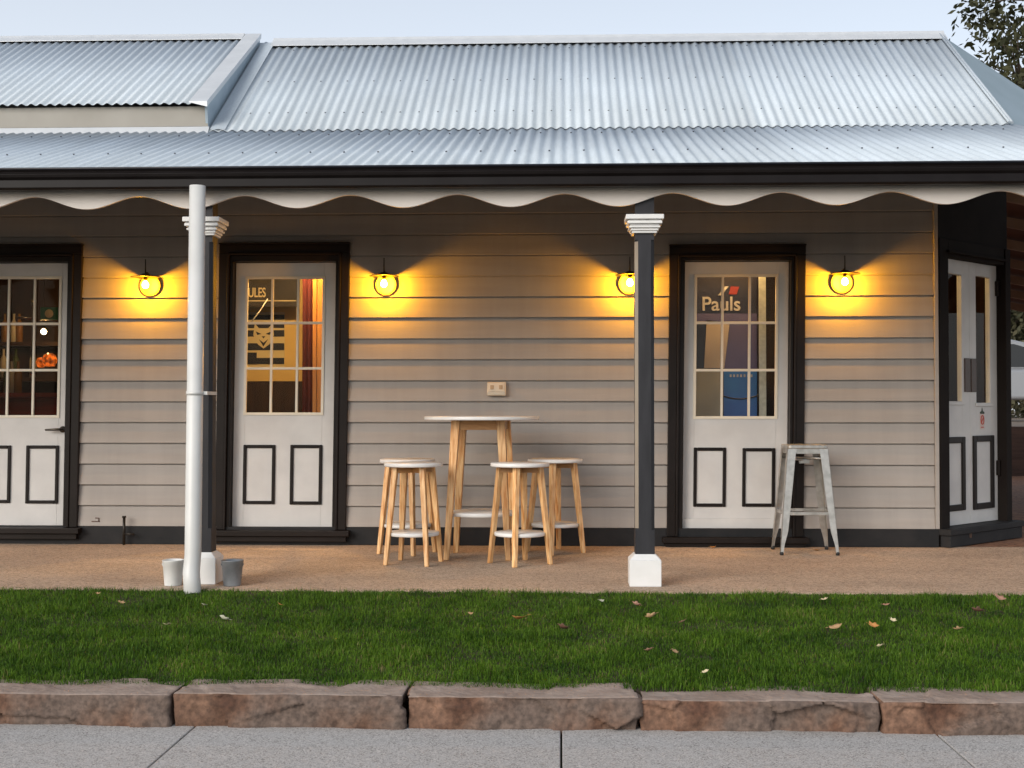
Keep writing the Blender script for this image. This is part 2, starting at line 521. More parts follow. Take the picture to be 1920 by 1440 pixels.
def blades_mesh(name, pos, length, width, mat, lean=.35):
    n = len(pos)
    a = rng.uniform(0, 2 * np.pi, n)
    dx, dy = np.cos(a), np.sin(a)
    la = rng.uniform(0, 2 * np.pi, n)
    lm = np.abs(rng.normal(0, lean, n))
    lx, ly = np.cos(la) * lm, np.sin(la) * lm
    L = length
    w = width
    v = np.zeros((n, 5, 3))
    v[:, 0] = pos + np.stack([-dx * w, -dy * w, 0 * w], 1)
    v[:, 1] = pos + np.stack([dx * w, dy * w, 0 * w], 1)
    mid = pos + np.stack([lx * L * .35, ly * L * .35, L * .6], 1)
    v[:, 2] = mid + np.stack([dx * w * .75, dy * w * .75, 0 * w], 1)
    v[:, 3] = mid - np.stack([dx * w * .75, dy * w * .75, 0 * w], 1)
    v[:, 4] = pos + np.stack([lx * L, ly * L, L * np.clip(1 - lm * .45, .35, 1)], 1)
    base = (np.arange(n) * 5)[:, None]
    quads = base + np.array([0, 1, 2, 3])[None]
    tris = base + np.array([3, 2, 4])[None]
    me = bpy.data.meshes.new(name)
    me.vertices.add(n * 5)
    me.vertices.foreach_set('co', v.ravel())
    me.loops.add(n * 7)
    li = np.concatenate([quads, tris], 1).ravel()
    me.loops.foreach_set('vertex_index', li.astype(np.int32))
    me.polygons.add(n * 2)
    st = (np.arange(n)[:, None] * 7 + np.array([0, 4])[None]).ravel()
    me.polygons.foreach_set('loop_start', st.astype(np.int32))
    me.update(); me.validate()
    at_ = me.attributes.new('tint', 'FLOAT', 'POINT')
    at_.data.foreach_set('value', np.repeat(np.clip(rng.normal(.45, .22, n), 0, 1), 5).astype(np.float32))
    me.materials.append(mat)
    o = bpy.data.objects.new(name, me); COL.objects.link(o)
    return o


def make_grass():
    N = 270000
    x = rng.uniform(-3.6, 3.6, N)
    # denser at the front of the lawn, where the blades show largest
    y = PE + .015 + (LY1 - .03 - PE - .015) * rng.uniform(0, 1, N) ** .9
    n_e = 26000
    ex = rng.uniform(-3.6, 3.6, n_e); ey = PE + .075 * rng.uniform(0, 1, n_e) - .01
    ed = np.array([noise.fractal((float(a) * 1.9, 3.3, 0), 1.0, 2.0, 3) for a in ex])
    ok = ey < PE + .004 + .045 * ed
    x = np.concatenate([x, ex[ok]]); y = np.concatenate([y, ey[ok]]); N = len(x)
    z = np.minimum((y - PE) / (LY1 - PE) * LZ1 - .018, -.002)
    clump = np.array([noise.noise((float(a) * 3.1, float(b) * 3.1, 0)) * .7 + noise.noise((float(a) * 13, float(b) * 13, 4)) * .5 for a, b in zip(x, y)])
    L = rng.normal(.0285, .008, N) * (1 + .8 * clump)
    # ragged fringe over the path and over the stones
    edge = (np.abs(y - PE) < .05) | (np.abs(y - LY1) < .07)
    L = np.where(edge, L * rng.uniform(.75, 1.25, N), L)
    L = np.where(y > PE - .01, L * .7, L)
    L = np.clip(L, .012, .075)
    w = rng.uniform(.0011, .0021, N)
    o = blades_mesh('grass', np.stack([x, y, z], 1), L, w, m_grass, .55)
    tag(o, 'short green lawn grass between the path and the stone blocks', 'grass', kind='stuff')
make_grass()


# ------------------------------------------------------------ stone blocks
def stone_block(xa, xb, top, seed, label):
    rnd = random.Random(seed)
    y0, y1, z0, z1 = -4.785 + rnd.uniform(-.012, .012), -4.50, -.262, top
    cx, cy, cz = (xa + xb) / 2, (y0 + y1) / 2, (z0 + z1) / 2
    hx, hy, hz = (xb - xa) / 2, (y1 - y0) / 2, (z1 - z0) / 2
    r = .009
    nx, ny, nz = 90, 26, 18
    mb = MB()
    so = Vector((seed * 7.3, seed * 3.1, 0))

    def disp(p):
        q = Vector((max(-hx + r, min(hx - r, p.x)), max(-hy + r, min(hy - r, p.y)), max(-hz + r, min(hz - r, p.z))))
        d = p - q
        nrm = d.normalized()
        p = q + nrm * r
        w = Vector((p.x + cx, p.y, p.z)) + so
        lowf = noise.fractal(w * 2.2, 1.0, 2.0, 3)
        hi = noise.fractal(w * 11, .9, 2.1, 5)
        q3 = Vector((w.x * 3.4, w.y * 5, w.z * 5))
        cc = noise.voronoi(q3)[1][0]
        tv = Vector(noise.cell_vector(cc * 37.7)) - Vector((.5, .5, .5))
        off = .010 * lowf + .009 * hi + .060 * (q3 - cc).dot(tv) - .008 * noise.cell(cc * 11.3)
        if nrm.z > .5:
            off *= .30
        return p + nrm * off

    def face(nu, nv, fn, mi=0):
        vs = [disp(fn(i / nu, j / nv)) for j in range(nv + 1) for i in range(nu + 1)]
        fs = [(j * (nu + 1) + i, j * (nu + 1) + i + 1, (j + 1) * (nu + 1) + i + 1, (j + 1) * (nu + 1) + i) for j in range(nv) for i in range(nu)]
        mb.add(vs, fs, mi, True)
    e = lambda h, t: -h + 2 * h * t
    face(nx, nz, lambda a, b: Vector((e(hx, a), -hy, e(hz, b))))
    face(nx, nz, lambda a, b: Vector((e(hx, a), hy, e(hz, b))))
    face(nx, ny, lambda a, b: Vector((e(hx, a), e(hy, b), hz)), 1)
    face(nx, ny, lambda a, b: Vector((e(hx, a), e(hy, b), -hz)))
    face(ny, nz, lambda a, b: Vector((-hx, e(hy, a), e(hz, b))))
    face(ny, nz, lambda a, b: Vector((hx, e(hy, a), e(hz, b))))
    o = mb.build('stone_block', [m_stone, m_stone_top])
    import bmesh
    bm = bmesh.new(); bm.from_mesh(o.data)
    bmesh.ops.remove_doubles(bm, verts=bm.verts, dist=.0008)
    bmesh.ops.recalc_face_normals(bm, faces=bm.faces)
    bm.to_mesh(o.data); bm.free()
    o.location = (cx, cy, cz)
    o.rotation_euler = (rnd.uniform(-.01, .01), 0, rnd.uniform(-.012, .012))
    tag(o, label, 'stone block', 'sandstone blocks edging the lawn')


YF = -4.785
sx = lambda p: at(p, 1300, YF).x
SB = [(sx(-132), sx(319), -.106, 'brown sandstone block at the far left of the lawn edge, below the white bucket side'),
      (sx(325), sx(757), -.100, 'brown and grey sandstone block edging the lawn below the left stools'),
      (sx(763), sx(1196), -.104, 'reddish brown sandstone block edging the lawn straight below the bar table'),
      (sx(1203), sx(1651), -.112, 'even greyish brown sandstone block below the charcoal verandah post and steel stool'),
      (sx(1655), sx(2090), -.110, 'brown sandstone block at the far right of the lawn edge, below the corner door')]
SB.append((SB[0][0] - .97, SB[0][0] - .012, -.105, 'sandstone block left of the bucket side block, out past the frame'))
SB.append((SB[4][1] + .012, SB[4][1] + .98, -.110, 'sandstone block right of the corner door block, out past the frame'))
for i, (a, b, t, lab) in enumerate(SB):
    stone_block(a, b, t, i + 3, lab)

# -------------------------------------------------------------- building
bld = thing('weatherboard_building', 'low grey weatherboard building with dark trimmed white doors under a corrugated iron verandah roof', 'building')
SH, ZM, YD = .0125, 1.15, .055
shear = lambda v: Vector((v.x + SH * (v.z - ZM), v.y, v.z))


def dpt(px, py, Y=YD):
    p = at(px, py, Y)
    return p.x - SH * (p.z - ZM), p.z


Z0, ROW = .142, .1637
doors = [
    dict(L=-60, R=129.5, T=494, B=985, oL=-84, oR=150.5, oT=462, gl=(-33, 112, 521, 781), pan=[(-39, 20.5, 835, 943), (49, 110, 835, 944)], yg=650, handle=True, kick=None),
    dict(L=439, R=629, T=493, B=990, oL=407.5, oR=652.5, oT=459, gl=(461, 606, 521, 776), pan=[(456, 516, 834, 945), (544, 604, 834, 946)], yg=650, handle=False, kick=None),
    dict(L=1281, R=1477, T=491, B=1003, oL=1252.5, oR=1508, oT=462, gl=(1303, 1456, 517, 783), pan=[(1300, 1361, 839, 950), (1391.5, 1453, 840, 950)], yg=650, handle=False, kick=972),
]
spans = []
for d in doors:
    d['x0'] = dpt(d['L'], 741)[0]; d['x1'] = dpt(d['R'], 741)[0]
    d['z1'] = dpt((d['L'] + d['R']) / 2, d['T'])[1]; d['z0'] = dpt((d['L'] + d['R']) / 2, d['B'])[1]
    d['ox0'] = dpt(d['oL'], 741, -.03)[0]; d['ox1'] = dpt(d['oR'], 741, -.03)[0]
    d['oz1'] = dpt(d['oL'], d['oT'], -.03)[1]
    spans.append((d['ox0'] + .045, d['ox1'] - .045))
XL, XC = -8.2, at(1757, 741, 0).x          # left end, start of the canted corner
ZT = 3.22

# weatherboards ------------------------------------------------------------
wb = MB()
ops = [(d['x0'] - .04, d['x1'] + .04, d['z1'] + .03) for d in doors]
k = 0
while Z0 + k * ROW < ZT:
    za, zb = Z0 + k * ROW, Z0 + (k + 1) * ROW
    segs, x = [], XL
    for (a, b), o in zip(spans, ops):
        if za < o[2] - .02:
            segs.append((x, a)); x = b
    segs.append((x, XC - .028))
    for a, b in segs:
        cuts = [a]
        if b - a > 2.6 and random.random() < .5:
            cuts.append(random.uniform(a + .5, b - .5))
        cuts.append(b)
        for c0, c1 in zip(cuts[:-1], cuts[1:]):
            j = random.uniform(-.0012, .0012)
            jz = random.uniform(-.0012, .0012)
            prof = [(0, za + jz + .006), (-.012, za + jz + .006), (-.0125, za + jz), (-.0275 + j, za + jz), (-.0285 + j, za + jz + .002), (-.0115 + j * .5, zb - .011), (-.002, zb - .0085), (-.002, zb + .012), (0, zb + .012)]
            wb.prism(prof, c0 + .0009, c1 - .0009, 'x')
    k += 1
wb.build('wall', m_board, bld, xf=None)
# corner stop
MB().box(XC - .027, XC + .004, -.038, .0, Z0, ZT).build('corner_stop', m_board, bld, bevel=.003)

# inner leaf of the wall with the door openings
iw = MB()
x = XL
for d in doors:
    a, b = d['x0'] - .02, d['x1'] + .02
    iw.box(x, a, .004, .12, 0, 2.9)
    iw.box(a, b, .004, .12, d['z1'] + .035, 2.9)
    x = b
iw.box(x, XC, .004, .12, 0, 2.9)
iw.box(XL, XC, .004, .12, 2.902, 3.22)
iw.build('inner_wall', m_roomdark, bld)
# plinth
MB().box(XL, XC - .002, -.036, .0, 0.001, Z0 - .002).build('plinth', m_plinth, bld, bevel=.004)


def door_frame(d):
    x0, x1, z1, ox0, ox1, oz1, z0 = d['x0'], d['x1'], d['z1'], d['ox0'], d['ox1'], d['oz1'], d['z0']
    fr = MB()
    zb = z0 - .004
    w = .066
    for s, o, xin in ((1, ox0, x0), (-1, ox1, x1)):
        fr.box(o, o + s * w, -.052, .003, zb, oz1 - w)
        fr.box(o + s * w, o + s * (w + .018), -.062, .003, zb, oz1 - w)
        fr.box(o + s * (w + .018), xin - s * .003, -.034, .12, zb, z1 + .003)
    fr.box(ox0, ox1, -.052, .003, oz1 - w, oz1)
    fr.box(ox0 + w, ox1 - w, -.062, .003, oz1 - w - .018, oz1 - w)
    fr.box(ox0 + w + .018, ox1 - w - .018, -.034, .12, z1 + .003, oz1 - w - .018)
    fr.box(ox0 - .004, ox1 + .004, -.060, .002, oz1 + .0005, oz1 + .012)       # drip mould over the head
    fr.build('door_frame', m_trim, bld, xf=shear, bevel=.004)
    sl = MB()
    sl.box(ox0 - .035, ox1 + .035, -.115, .118, z0 - .050, z0 - .006)
    sl.box(ox0 - .01, ox1 + .01, -.085, .118, z0 - .0955 if z0 > .10 else .002, z0 - .052)
    sl.build('door_sill', m_trim, bld, xf=shear, bevel=.004)


def make_door(d):
    x0, x1, z0, z1 = d['x0'], d['x1'], d['z0'], d['z1']
    yf, yb = YD, YD + .042
    gx0 = dpt(d['gl'][0], d['yg'])[0]; gx1 = dpt(d['gl'][1], d['yg'])[0]
    gz1 = dpt(d['gl'][0], d['gl'][2])[1]; gz0 = dpt(d['gl'][0], d['gl'][3])[1]
    D = MB()
    D.box(x0, gx0, yf, yb, z0, z1); D.box(gx1, x1, yf, yb, z0, z1)
    D.box(gx0, gx1, yf, yb, gz1, z1); D.box(gx0, gx1, yf, yb, z0, gz0)
    door = D.build('door', m_white, bld, xf=shear, bevel=.002)
    # bead round the glass plus bars
    B = MB()
    t = .011
    for a, b in ((gx0 - t, gx0 + t), (gx1 - t, gx1 + t)):
        B.box(a, b, yf - .008, yf + .014, gz0 + t, gz1 - t)
    for a, b in ((gz0 - t, gz0 + t), (gz1 - t, gz1 + t)):
        B.box(gx0 - t, gx1 + t, yf - .008, yf + .014, a, b)
    w, h = (gx1 - gx0), (gz1 - gz0)
    zr = [gz0 + h / 3, gz0 + 2 * h / 3]
    for k_ in (1, 2):
        xx = gx0 + w * k_ / 3
        B.box(xx - .0095, xx + .0095, yf - .006, yf + .014, gz0 + t, gz1 - t)
    for zz in zr:
        for k_ in range(3):
            B.box(gx0 + w * k_ / 3 + .0095, gx0 + w * (k_ + 1) / 3 - .0095, yf - .005, yf + .014, zz - .010, zz + .010)
    B.build('glazing_bars', m_bar, door, xf=shear, bevel=.002)
    MB().box(gx0, gx1, yf + .016, yf + .020, gz0, gz1).build('glass', m_glass, door, xf=shear)
    for a, b, c, e in d['pan']:
        mx0 = dpt(a, 890)[0]; mx1 = dpt(b, 890)[0]
        mz1 = dpt(a, c)[1]; mz0 = dpt(a, e)[1]
        Mo = MB(); w = .026
        Mo.box(mx0, mx0 + w, yf - .014, yf + .001, mz0, mz1); Mo.box(mx1 - w, mx1, yf - .014, yf + .001, mz0, mz1)
        Mo.box(mx0 + w, mx1 - w, yf - .014, yf + .001, mz1 - w, mz1); Mo.box(mx0 + w, mx1 - w, yf - .014, yf + .001, mz0, mz0 + w)
        Mo.build('moulding', m_trim, door, xf=shear, bevel=.005)
    if d['handle']:
        hx, hz = dpt(118, 805)
        H = MB()
        H.lathe([(0, -.012), (.024, -.012), (.026, -.004), (.026, 0)], (hx, yf, hz), 20, axis='y')
        H.tube([(hx, yf - .01, hz), (hx, yf - .05, hz), (hx - .02, yf - .058, hz), (hx - .12, yf - .055, hz - .004)], [.010, .010, .011, .008], 10)
        H.build('handle', M('handle_metal', (.10, .085, .07), rough=.3, metal=.8), door, xf=shear)
    if d['kick']:
        kz = dpt(d['L'], d['kick'])[1]
        MB().box(x0 - .002, x1 - .02, yf - .022, yf - .001, z0 + .002, kz).build('kick_board', m_white, door, xf=shear, bevel=.003)
    return door


for d in doors:
    door_frame(d)
    make_door(d)

# canted corner -------------------------------------------------------------
U = Vector((math.sqrt(.5), math.sqrt(.5), 0)); NI = Vector((-math.sqrt(.5), math.sqrt(.5), 0))
CC = Vector((XC + .004, -.012, 0))
cant = lambda v: CC + U * v.x + NI * v.y + Vector((0, 0, v.z))


def cpt(px, py, dep=0.0):
    p = hit(px, py, CC + NI * dep, NI)
    return (p - CC).dot(U), p.z


CL = cpt(1890, 741)[0]
YDc = .05
u0, u1 = cpt(1764.5, 741, YDc)[0], cpt(1869.5, 741, YDc)[0]
zt = cpt(1764.5, 483, YDc)[1]; zb = cpt(1764.5, 988, YDc)[1]
um = (u0 + u1) / 2
m_cwall = M('dark_corner_cladding', (.014, .010, .009), (.018, .014, .012), scale=4, rough=.75, spec=.12)
cw = MB()
cw.box(0, CL, .0, .12, zt + .14, 3.22)
cw.build('corner_wall', m_cwall, bld, xf=cant)
cf = MB()
cf.box(.0, u0 - .002, -.02, .12, .002, zt + .138); cf.box(u1 + .002, CL, -.03, .12, .002, zt + .138)
cf.box(u0 - .002, u1 + .002, -.02, .12, zt + .003, zt + .138)
cf.box(u0 - .03, u1 + .03, -.045, -.0205, zt + .03, zt + .05)
cf.build('corner_door_frame', m_cwall, bld, xf=cant, bevel=.003)
st = MB()
st.box(-.02, CL + .06, -.11, .12, zb - .05, zb - .004)
st.box(.0, CL + .04, -.095, .12, .002, zb - .052)
st.build('corner_door_step', m_plinth, bld, xf=cant, bevel=.004)
m_plate = M('brown_door_plate', (.045, .018, .010), (.06, .03, .02), scale=9, rough=.4)
leaf_specs = [(u0, um - .0015, (1770, 1803, 511, 752), (1763.6, 1808, 820, 961)), (um + .0015, u1, (1830, 1856, 517, 755), (1823.5, 1862, 817, 956))]
for i, (a, b, g, pn) in enumerate(leaf_specs):
    ga, gb = cpt(g[0], 630, YDc)[0], cpt(g[1], 630, YDc)[0]
    gt, gbz = cpt(g[0], g[2], YDc)[1], cpt(g[0], g[3], YDc)[1]
    D = MB()
    D.box(a, ga, YDc, YDc + .04, zb, zt); D.box(gb, b, YDc, YDc + .04, zb, zt)
    D.box(ga, gb, YDc, YDc + .04, gt, zt); D.box(ga, gb, YDc, YDc + .04, zb, gbz)
    dr = D.build('corner_door', m_white, bld, xf=cant, bevel=.002)
    MB().box(ga, gb, YDc + .016, YDc + .02, gbz, gt).build('glass', m_glass, dr, xf=cant)
    S = MB()
    S.box(ga - .018, gb + .018, YDc - .012, YDc - .0005, gbz - .03, gbz - .002)
    S.build('glazing_bead', m_white, dr, xf=cant, bevel=.003)
    pa, pb = max(cpt(pn[0], 890, YDc)[0], a + .004), min(cpt(pn[1], 890, YDc)[0], b - .004)
    pt, pz = cpt(pn[0], pn[2], YDc)[1], cpt(pn[0], pn[3], YDc)[1]
    w = .05
    Mo = MB()
    y0, y1 = YDc - .016, YDc + .001
    Mo.box(pa, pa + w, y0, y1, pz, pt); Mo.box(pb - w, pb, y0, y1, pz, pt)
    Mo.box(pa + w, pb - w, y0, y1, pt - w, pt); Mo.box(pa + w, pb - w, y0, y1, pz, pz + w)
    Mo.build('moulding', m_trim, dr, xf=cant, bevel=.005)
    hz0, hz1 = cpt(1818, 735, YDc)[1], cpt(1818, 672, YDc)[1]
    pa2 = (um - .095, um - .010) if i == 0 else (um + .010, um + .090)
    MB().box(pa2[0], pa2[1], YDc - .012, YDc - .0005, hz0, hz1).build('door_plate', m_plate, dr, xf=cant, bevel=.003)
    for hy in ((528, 880) if i == 0 else (542, 877)):
        hx_ = u0 if i == 0 else u1
        zz = cpt(1766 if i == 0 else 1870, hy, YDc)[1]
        MB().box(hx_ - .03, hx_ + .03, YDc - .03, YDc - .001 if i == 0 else YDc - .001, zz - .062, zz + .062).build('hinge', m_trim, dr, xf=cant, bevel=.004)
# sticker notices on the right-hand leaf
ug, zg = cpt(1841, 790, YDc)
m_red = M('red_sticker', (.55, .10, .07), rough=.5)
m_stw = M('pale_sticker', (.70, .55, .50), rough=.5)
m_grn = M('dark_green_sticker', (.03, .05, .025), rough=.5)
nt_ = thing('notice_sticker', 'small pale sticker with red ringed emblem on right leaf of the corner door', 'sticker', cant(Vector((ug, YDc, zg))))
def stick(v): return U * v.x + NI * v.y + Vector((0, 0, v.z))
MB().box(-.034, .034, -.0035, -.0012, -.065, .065).build('sticker_sheet', m_stw, nt_, xf=stick)
rg = MB(); rg.tube([(math.cos(a) * .024, -.005, .012 + .036 * math.sin(a)) for a in [i * math.pi / 12 for i in range(24)]], .0045, 6, closed=True)
rg.tube([(-.016, -.005, -.012), (.016, -.005, .036)], .004, 6)
rg.tube([(-.02, -.005, -.048), (.02, -.005, -.048)], .004, 6)
rg.build('emblem', m_red, nt_, xf=stick)
ug2, zg2 = cpt(1841, 771, YDc)
tri = MB(); tri.prism([(-.035, -.022), (.035, -.022), (.035, -.006), (.012, 0), (0, .030), (-.012, 0), (-.035, -.006)], -.004, -.0012, 'y')
t2 = tri.build('badge_sticker', m_grn, None, xf=lambda v: cant(Vector((ug2 + v.x, YDc + v.y, zg2 + v.z))))
tag(t2, 'small dark green peaked badge sticker above the red sticker on the corner door', 'sticker')

# side and rear walls -------------------------------------------------------
CE = cant(Vector((CL, 0, 0)))
sw = MB()
sw.box(CE.x - .13, CE.x, CE.y + .01, 7.0, .002, 3.2)
sw.box(XL, CE.x - .14, 6.9, 7.0, .002, 3.2)
sw.box(XL, XL + .1, .13, 6.88, .002, 3.2)
sw.build('side_wall', m_board, bld)

# rooms behind the doors
rm = MB()
rm.box(XL + .11, 3.2, .13, 6.85, .06, .12, 1)                 # floor
rm.box(XL + .11, 3.2, .13, 6.85, 2.72, 2.78, 2)
rm.box(CE.x - .150, CE.x - .135, CE.y + .02, 6.8, .06, 3.1, 3)
rm.box(3.201, CE.x - .151, 1.0, 6.8, 2.72, 2.78, 3)               # ceiling
PX1, PX2 = -3.12, -.30
rm.box(PX1, PX1 + .08, .125, 6.85, .121, 2.719, 3)
rm.box(PX2, PX2 + .08, .125, 6.85, .121, 2.719, 3)
rm.box(PX1 + .085, PX2 - .005, 2.20, 2.28, 1.33, 2.719, 0)
rm.box(PX1 + .085, PX2 - .005, 2.16, 2.28, .121, 1.328, 3)
rm.box(XL + .115, PX1 - .005, 3.4, 3.48, .121, 2.719, 3)
rm.box(PX2 + .085, 2.6, 2.4, 2.48, .121, 2.719, 3)
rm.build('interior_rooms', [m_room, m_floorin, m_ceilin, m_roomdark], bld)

# -------------------------------------------------------------------- roof
PIT, AMP = .0762, .0085


def corr(mb, x0, x1, A, B, xmax=None, nseg=8, mi=0, over=0.0):
    (ya, za), (yb, zb_) = A, B
    dv = Vector((0, yb - ya, zb_ - za)); ln = dv.length; t = dv / ln
    nrm = Vector((0, -t.z, t.y))
    nx = int((x1 - x0) / PIT * nseg)
    dxx = PIT / nseg
    vs, fs = [], []
    for i in range(nx + 1):
        x = x0 + i * dxx
        o = AMP * math.cos(2 * math.pi * x / PIT) + over
        s0, s1 = 0.0, 1.0
        if xmax:
            s1 = xmax(x)
        for s_ in (s0, s1):
            p = Vector((x, ya, za)) + dv * s_ + nrm * o
            vs.append(p)
    for i in range(nx):
        fs.append((2 * i, 2 * i + 2, 2 * i + 3, 2 * i + 1))
    mb.add(vs, fs, mi, True)


def screws(mb, xs, A, B, s_, mi=1):
    (ya, za), (yb, zb_) = A, B
    dv = Vector((0, yb - ya, zb_ - za)); t = dv.normalized(); nrm = Vector((0, -t.z, t.y))
    for x in xs:
        p = Vector((x, ya, za)) + dv * (s_ + random.uniform(-.004, .004)) + nrm * AMP
        r = .0062
        ring = [p + (Vector((1, 0, 0)) * math.cos(a) + t * math.sin(a)) * r for a in [k_ * math.pi / 3 for k_ in range(6)]]
        vs = ring + [q + nrm * .008 for q in ring]
        mb.add(vs, [(k_, (k_ + 1) % 6, 6 + (k_ + 1) % 6, 6 + k_) for k_ in range(6)] + [(6, 7, 8, 9, 10, 11)], mi)


EAVE = (-2.34, 2.505); BRK = (.0, 3.262)
XG = at(1891, 236, 0).x                               # right edge of the upper roof
def hipmax(x):
    if x <= XG: return 1.0
    return max(0.001, 1 - (x - XG) / (.414 * 2.34))
vr = MB()
corr(vr, XL - .3, XG + .414 * 2.34, EAVE, (.06, 3.281), xmax=lambda x: hipmax(x))
cr = [round(i) * PIT for i in range(int((XL - .2) / PIT), int(XG / PIT) + 1)]
screws(vr, [x for i, x in enumerate(cr) if i % 3 == 0], EAVE, (.06, 3.281), .80)
screws(vr, [x for i, x in enumerate(cr) if i % 3 == 1], EAVE, (.06, 3.281), .34)
vr.build('verandah_roof', [m_roof, m_screw], bld, solid=.0015)

RID = (1.77, 4.472)
UP0 = (-.035, 3.254)
ur = MB()
XD0 = at(391, 236, 0).x                               # the raised roof on the left covers the rest
corr(ur, XD0 - .02, XG, UP0, RID, over=.004)
cr2 = [c for c in cr if XD0 + .2 < c < XG - .05]
screws(ur, [x for i, x in enumerate(cr2) if i % 2 == 0], UP0, RID, .16)
screws(ur, [x for i, x in enumerate(cr2) if i % 3 == 0], UP0, RID, .50)
screws(ur, [x for i, x in enumerate(cr2) if i % 3 == 1], UP0, RID, .88)
ur.build('roof', [m_roof, m_screw], bld, solid=.0015)
# back slope and ridge cap
bk = MB()
bk.add([(XL - .3, 1.77, 4.474), (XG, 1.77, 4.474), (XG, 4.1, 2.9), (XL - .3, 4.1, 2.9)], [(0, 1, 2, 3)])
bk.add([(XL - .3, 4.1, 2.898), (CE.x + .2, 4.1, 2.898), (CE.x + .2, 7.3, 3.25), (XL - .3, 7.3, 3.25)], [(0, 1, 2, 3)])
bk.build('rear_roof', m_roof, bld, solid=.002)
tU = Vector((0, RID[0] - UP0[0], RID[1] - UP0[1])).normalized(); nU = Vector((0, -tU.z, tU.y))
rc = MB()
rp = Vector((0, RID[0], RID[1])) + nU * .026
lip = rp - tU * .150
prof = [(lip.y, lip.z), (rp.y - .02, rp.z - .008), (rp.y, rp.z + .020), (rp.y + .03, rp.z + .004), (rp.y + .18, rp.z - .11)]
prof2 = [(y, z - .004) for y, z in prof[::-1]]
rc.prism(prof + prof2, at(508, 82, 1.65).x, XG + .03, 'x')
rc.build('ridge_cap', m_flash, bld)
# barge edge on the right end of the upper roof
bg = MB()
a0 = Vector((XG, UP0[0], UP0[1])); a1 = Vector((XG, RID[0], RID[1]))
for dx, off, rr in ((-.012, .022, .010), (.012, .018, .012)):
    bg.tube([a0 + Vector((dx, 0, 0)) + nU * off, a1 + Vector((dx, 0, 0)) + nU * off], rr, 8)
bg.build('barge_roll', m_roof, bld)
# smooth hip face round the corner
hp = MB()
P0 = Vector((XG + .02, .02, 3.262)); T0 = Vector((XG + .02, 1.77, 4.47)); Q0 = P0 + Vector((1.75, 1.75, 0)); 
hp.add([P0, Q0, T0], [(0, 1, 2)])
B0 = Vector((XG + .02, 4.3, 3.2)); hp.add([Q0, B0, T0], [(0, 1, 2)])
hp.build('corner_roof', m_hip, bld, solid=.003)
cv = MB()
E0 = Vector((XG + .414 * 2.34, EAVE[0], EAVE[1])); E1 = E0 + U * 3.4; H1 = P0 + U * 1.42
cv.add([P0, E0, E1, H1], [(0, 1, 2, 3)])
cv.build('corner_verandah_roof', m_roof, bld, solid=.003)

# raised roof on the left ---------------------------------------------------
XD = at(391, 236, 0).x
dz_eave = at(300, 200, -.06).z
DE = (-.06, dz_eave + .015); DR = (1.70, 4.500)
dr_ = MB()
corr(dr_, XL - .3, XD - .03, DE, DR, over=.01)
crd = [c for c in cr if c < XD - .1]
screws(dr_, [x for i, x in enumerate(crd) if i % 2 == 0], DE, DR, .05)
screws(dr_, [x for i, x in enumerate(crd) if i % 3 == 0], DE, DR, .36)
screws(dr_, [x for i, x in enumerate(crd) if i % 3 == 2], DE, DR, .70)
dr_.build('raised_roof', [m_roof, m_screw], bld, solid=.0015)
tD = Vector((0, DR[0] - DE[0], DR[1] - DE[1])).normalized(); nD = Vector((0, -tD.z, tD.y))
rc2 = MB()
rq = Vector((0, DR[0], DR[1])) + nD * .030
lq = rq - tD * .13
pr = [(lq.y, lq.z), (rq.y - .02, rq.z - .006), (rq.y, rq.z + .016), (rq.y + .03, rq.z), (rq.y + .20, rq.z - .12)]
rc2.prism(pr + [(y, z - .004) for y, z in pr[::-1]], XL - .3, XD - .135, 'x')
rc2.build('ridge_cap', m_flash, bld)
fs_ = MB()
fs_.box(XL - .3, XD - .002, -.012, .05, at(300, 238, 0).z, dz_eave + .012)
fs_.build('raised_roof_fascia', M('fascia_paint', (.33, .31, .27), (.37, .35, .31), scale=3, rough=.6), bld)
ap = MB()
apz0, apz1 = at(300, 252, -.04).z, at(300, 237, -.03).z
ap.prism([(.05, apz1), (-.014, apz1), (-.05, apz0 + .006), (-.06, apz0), (.05, apz0)], XL - .3, XD + .008, 'x')
ap.build('apron_flashing', m_flash, bld)
ck = MB()
d0 = Vector((XD, DE[0] + .05, DE[1] + .024)); d1 = Vector((XD, DR[0], DR[1] + .012))
ck.add([(XD, .0, 3.272), (XD, 1.72, 4.455), tuple(d1), (XD, d0.y - .04, d0.z)], [(0, 1, 2, 3)])
ck.build('cheek', m_cheek, bld, solid=.02)
bf = MB()
w = .13
e0 = Vector((0, DE[0], DE[1])) - tD * .02 + nD * .034; e1 = Vector((0, DR[0], DR[1])) + tD * .03 + nD * .034
vs = []
for e in (e0, e1):
    vs += [(XD - w, e.y, e.z), (XD + .014, e.y, e.z), (XD + .014, e.y, e.z - .045), (XD - w, e.y, e.z - .008)]
bf.add(vs, [(0, 1, 5, 4), (1, 2, 6, 5), (0, 3, 2, 1), (4, 5, 6, 7), (3, 7, 6, 2), (0, 4, 7, 3)])
bf.build('barge_flashing', m_flash, bld)
vf = MB()
va = Vector((0, UP0[0] + .02, UP0[1])) + nU * .024; vb = Vector((0, RID[0] - .06, RID[1] - .04)) + nU * .024
vf.add([(XD + .02, va.y, va.z), (XD + .14, va.y, va.z), (XD + .14, vb.y, vb.z), (XD + .02, vb.y, vb.z)], [(0, 1, 2, 3)])
vf.build('valley_flashing', m_roof, bld, solid=.002)

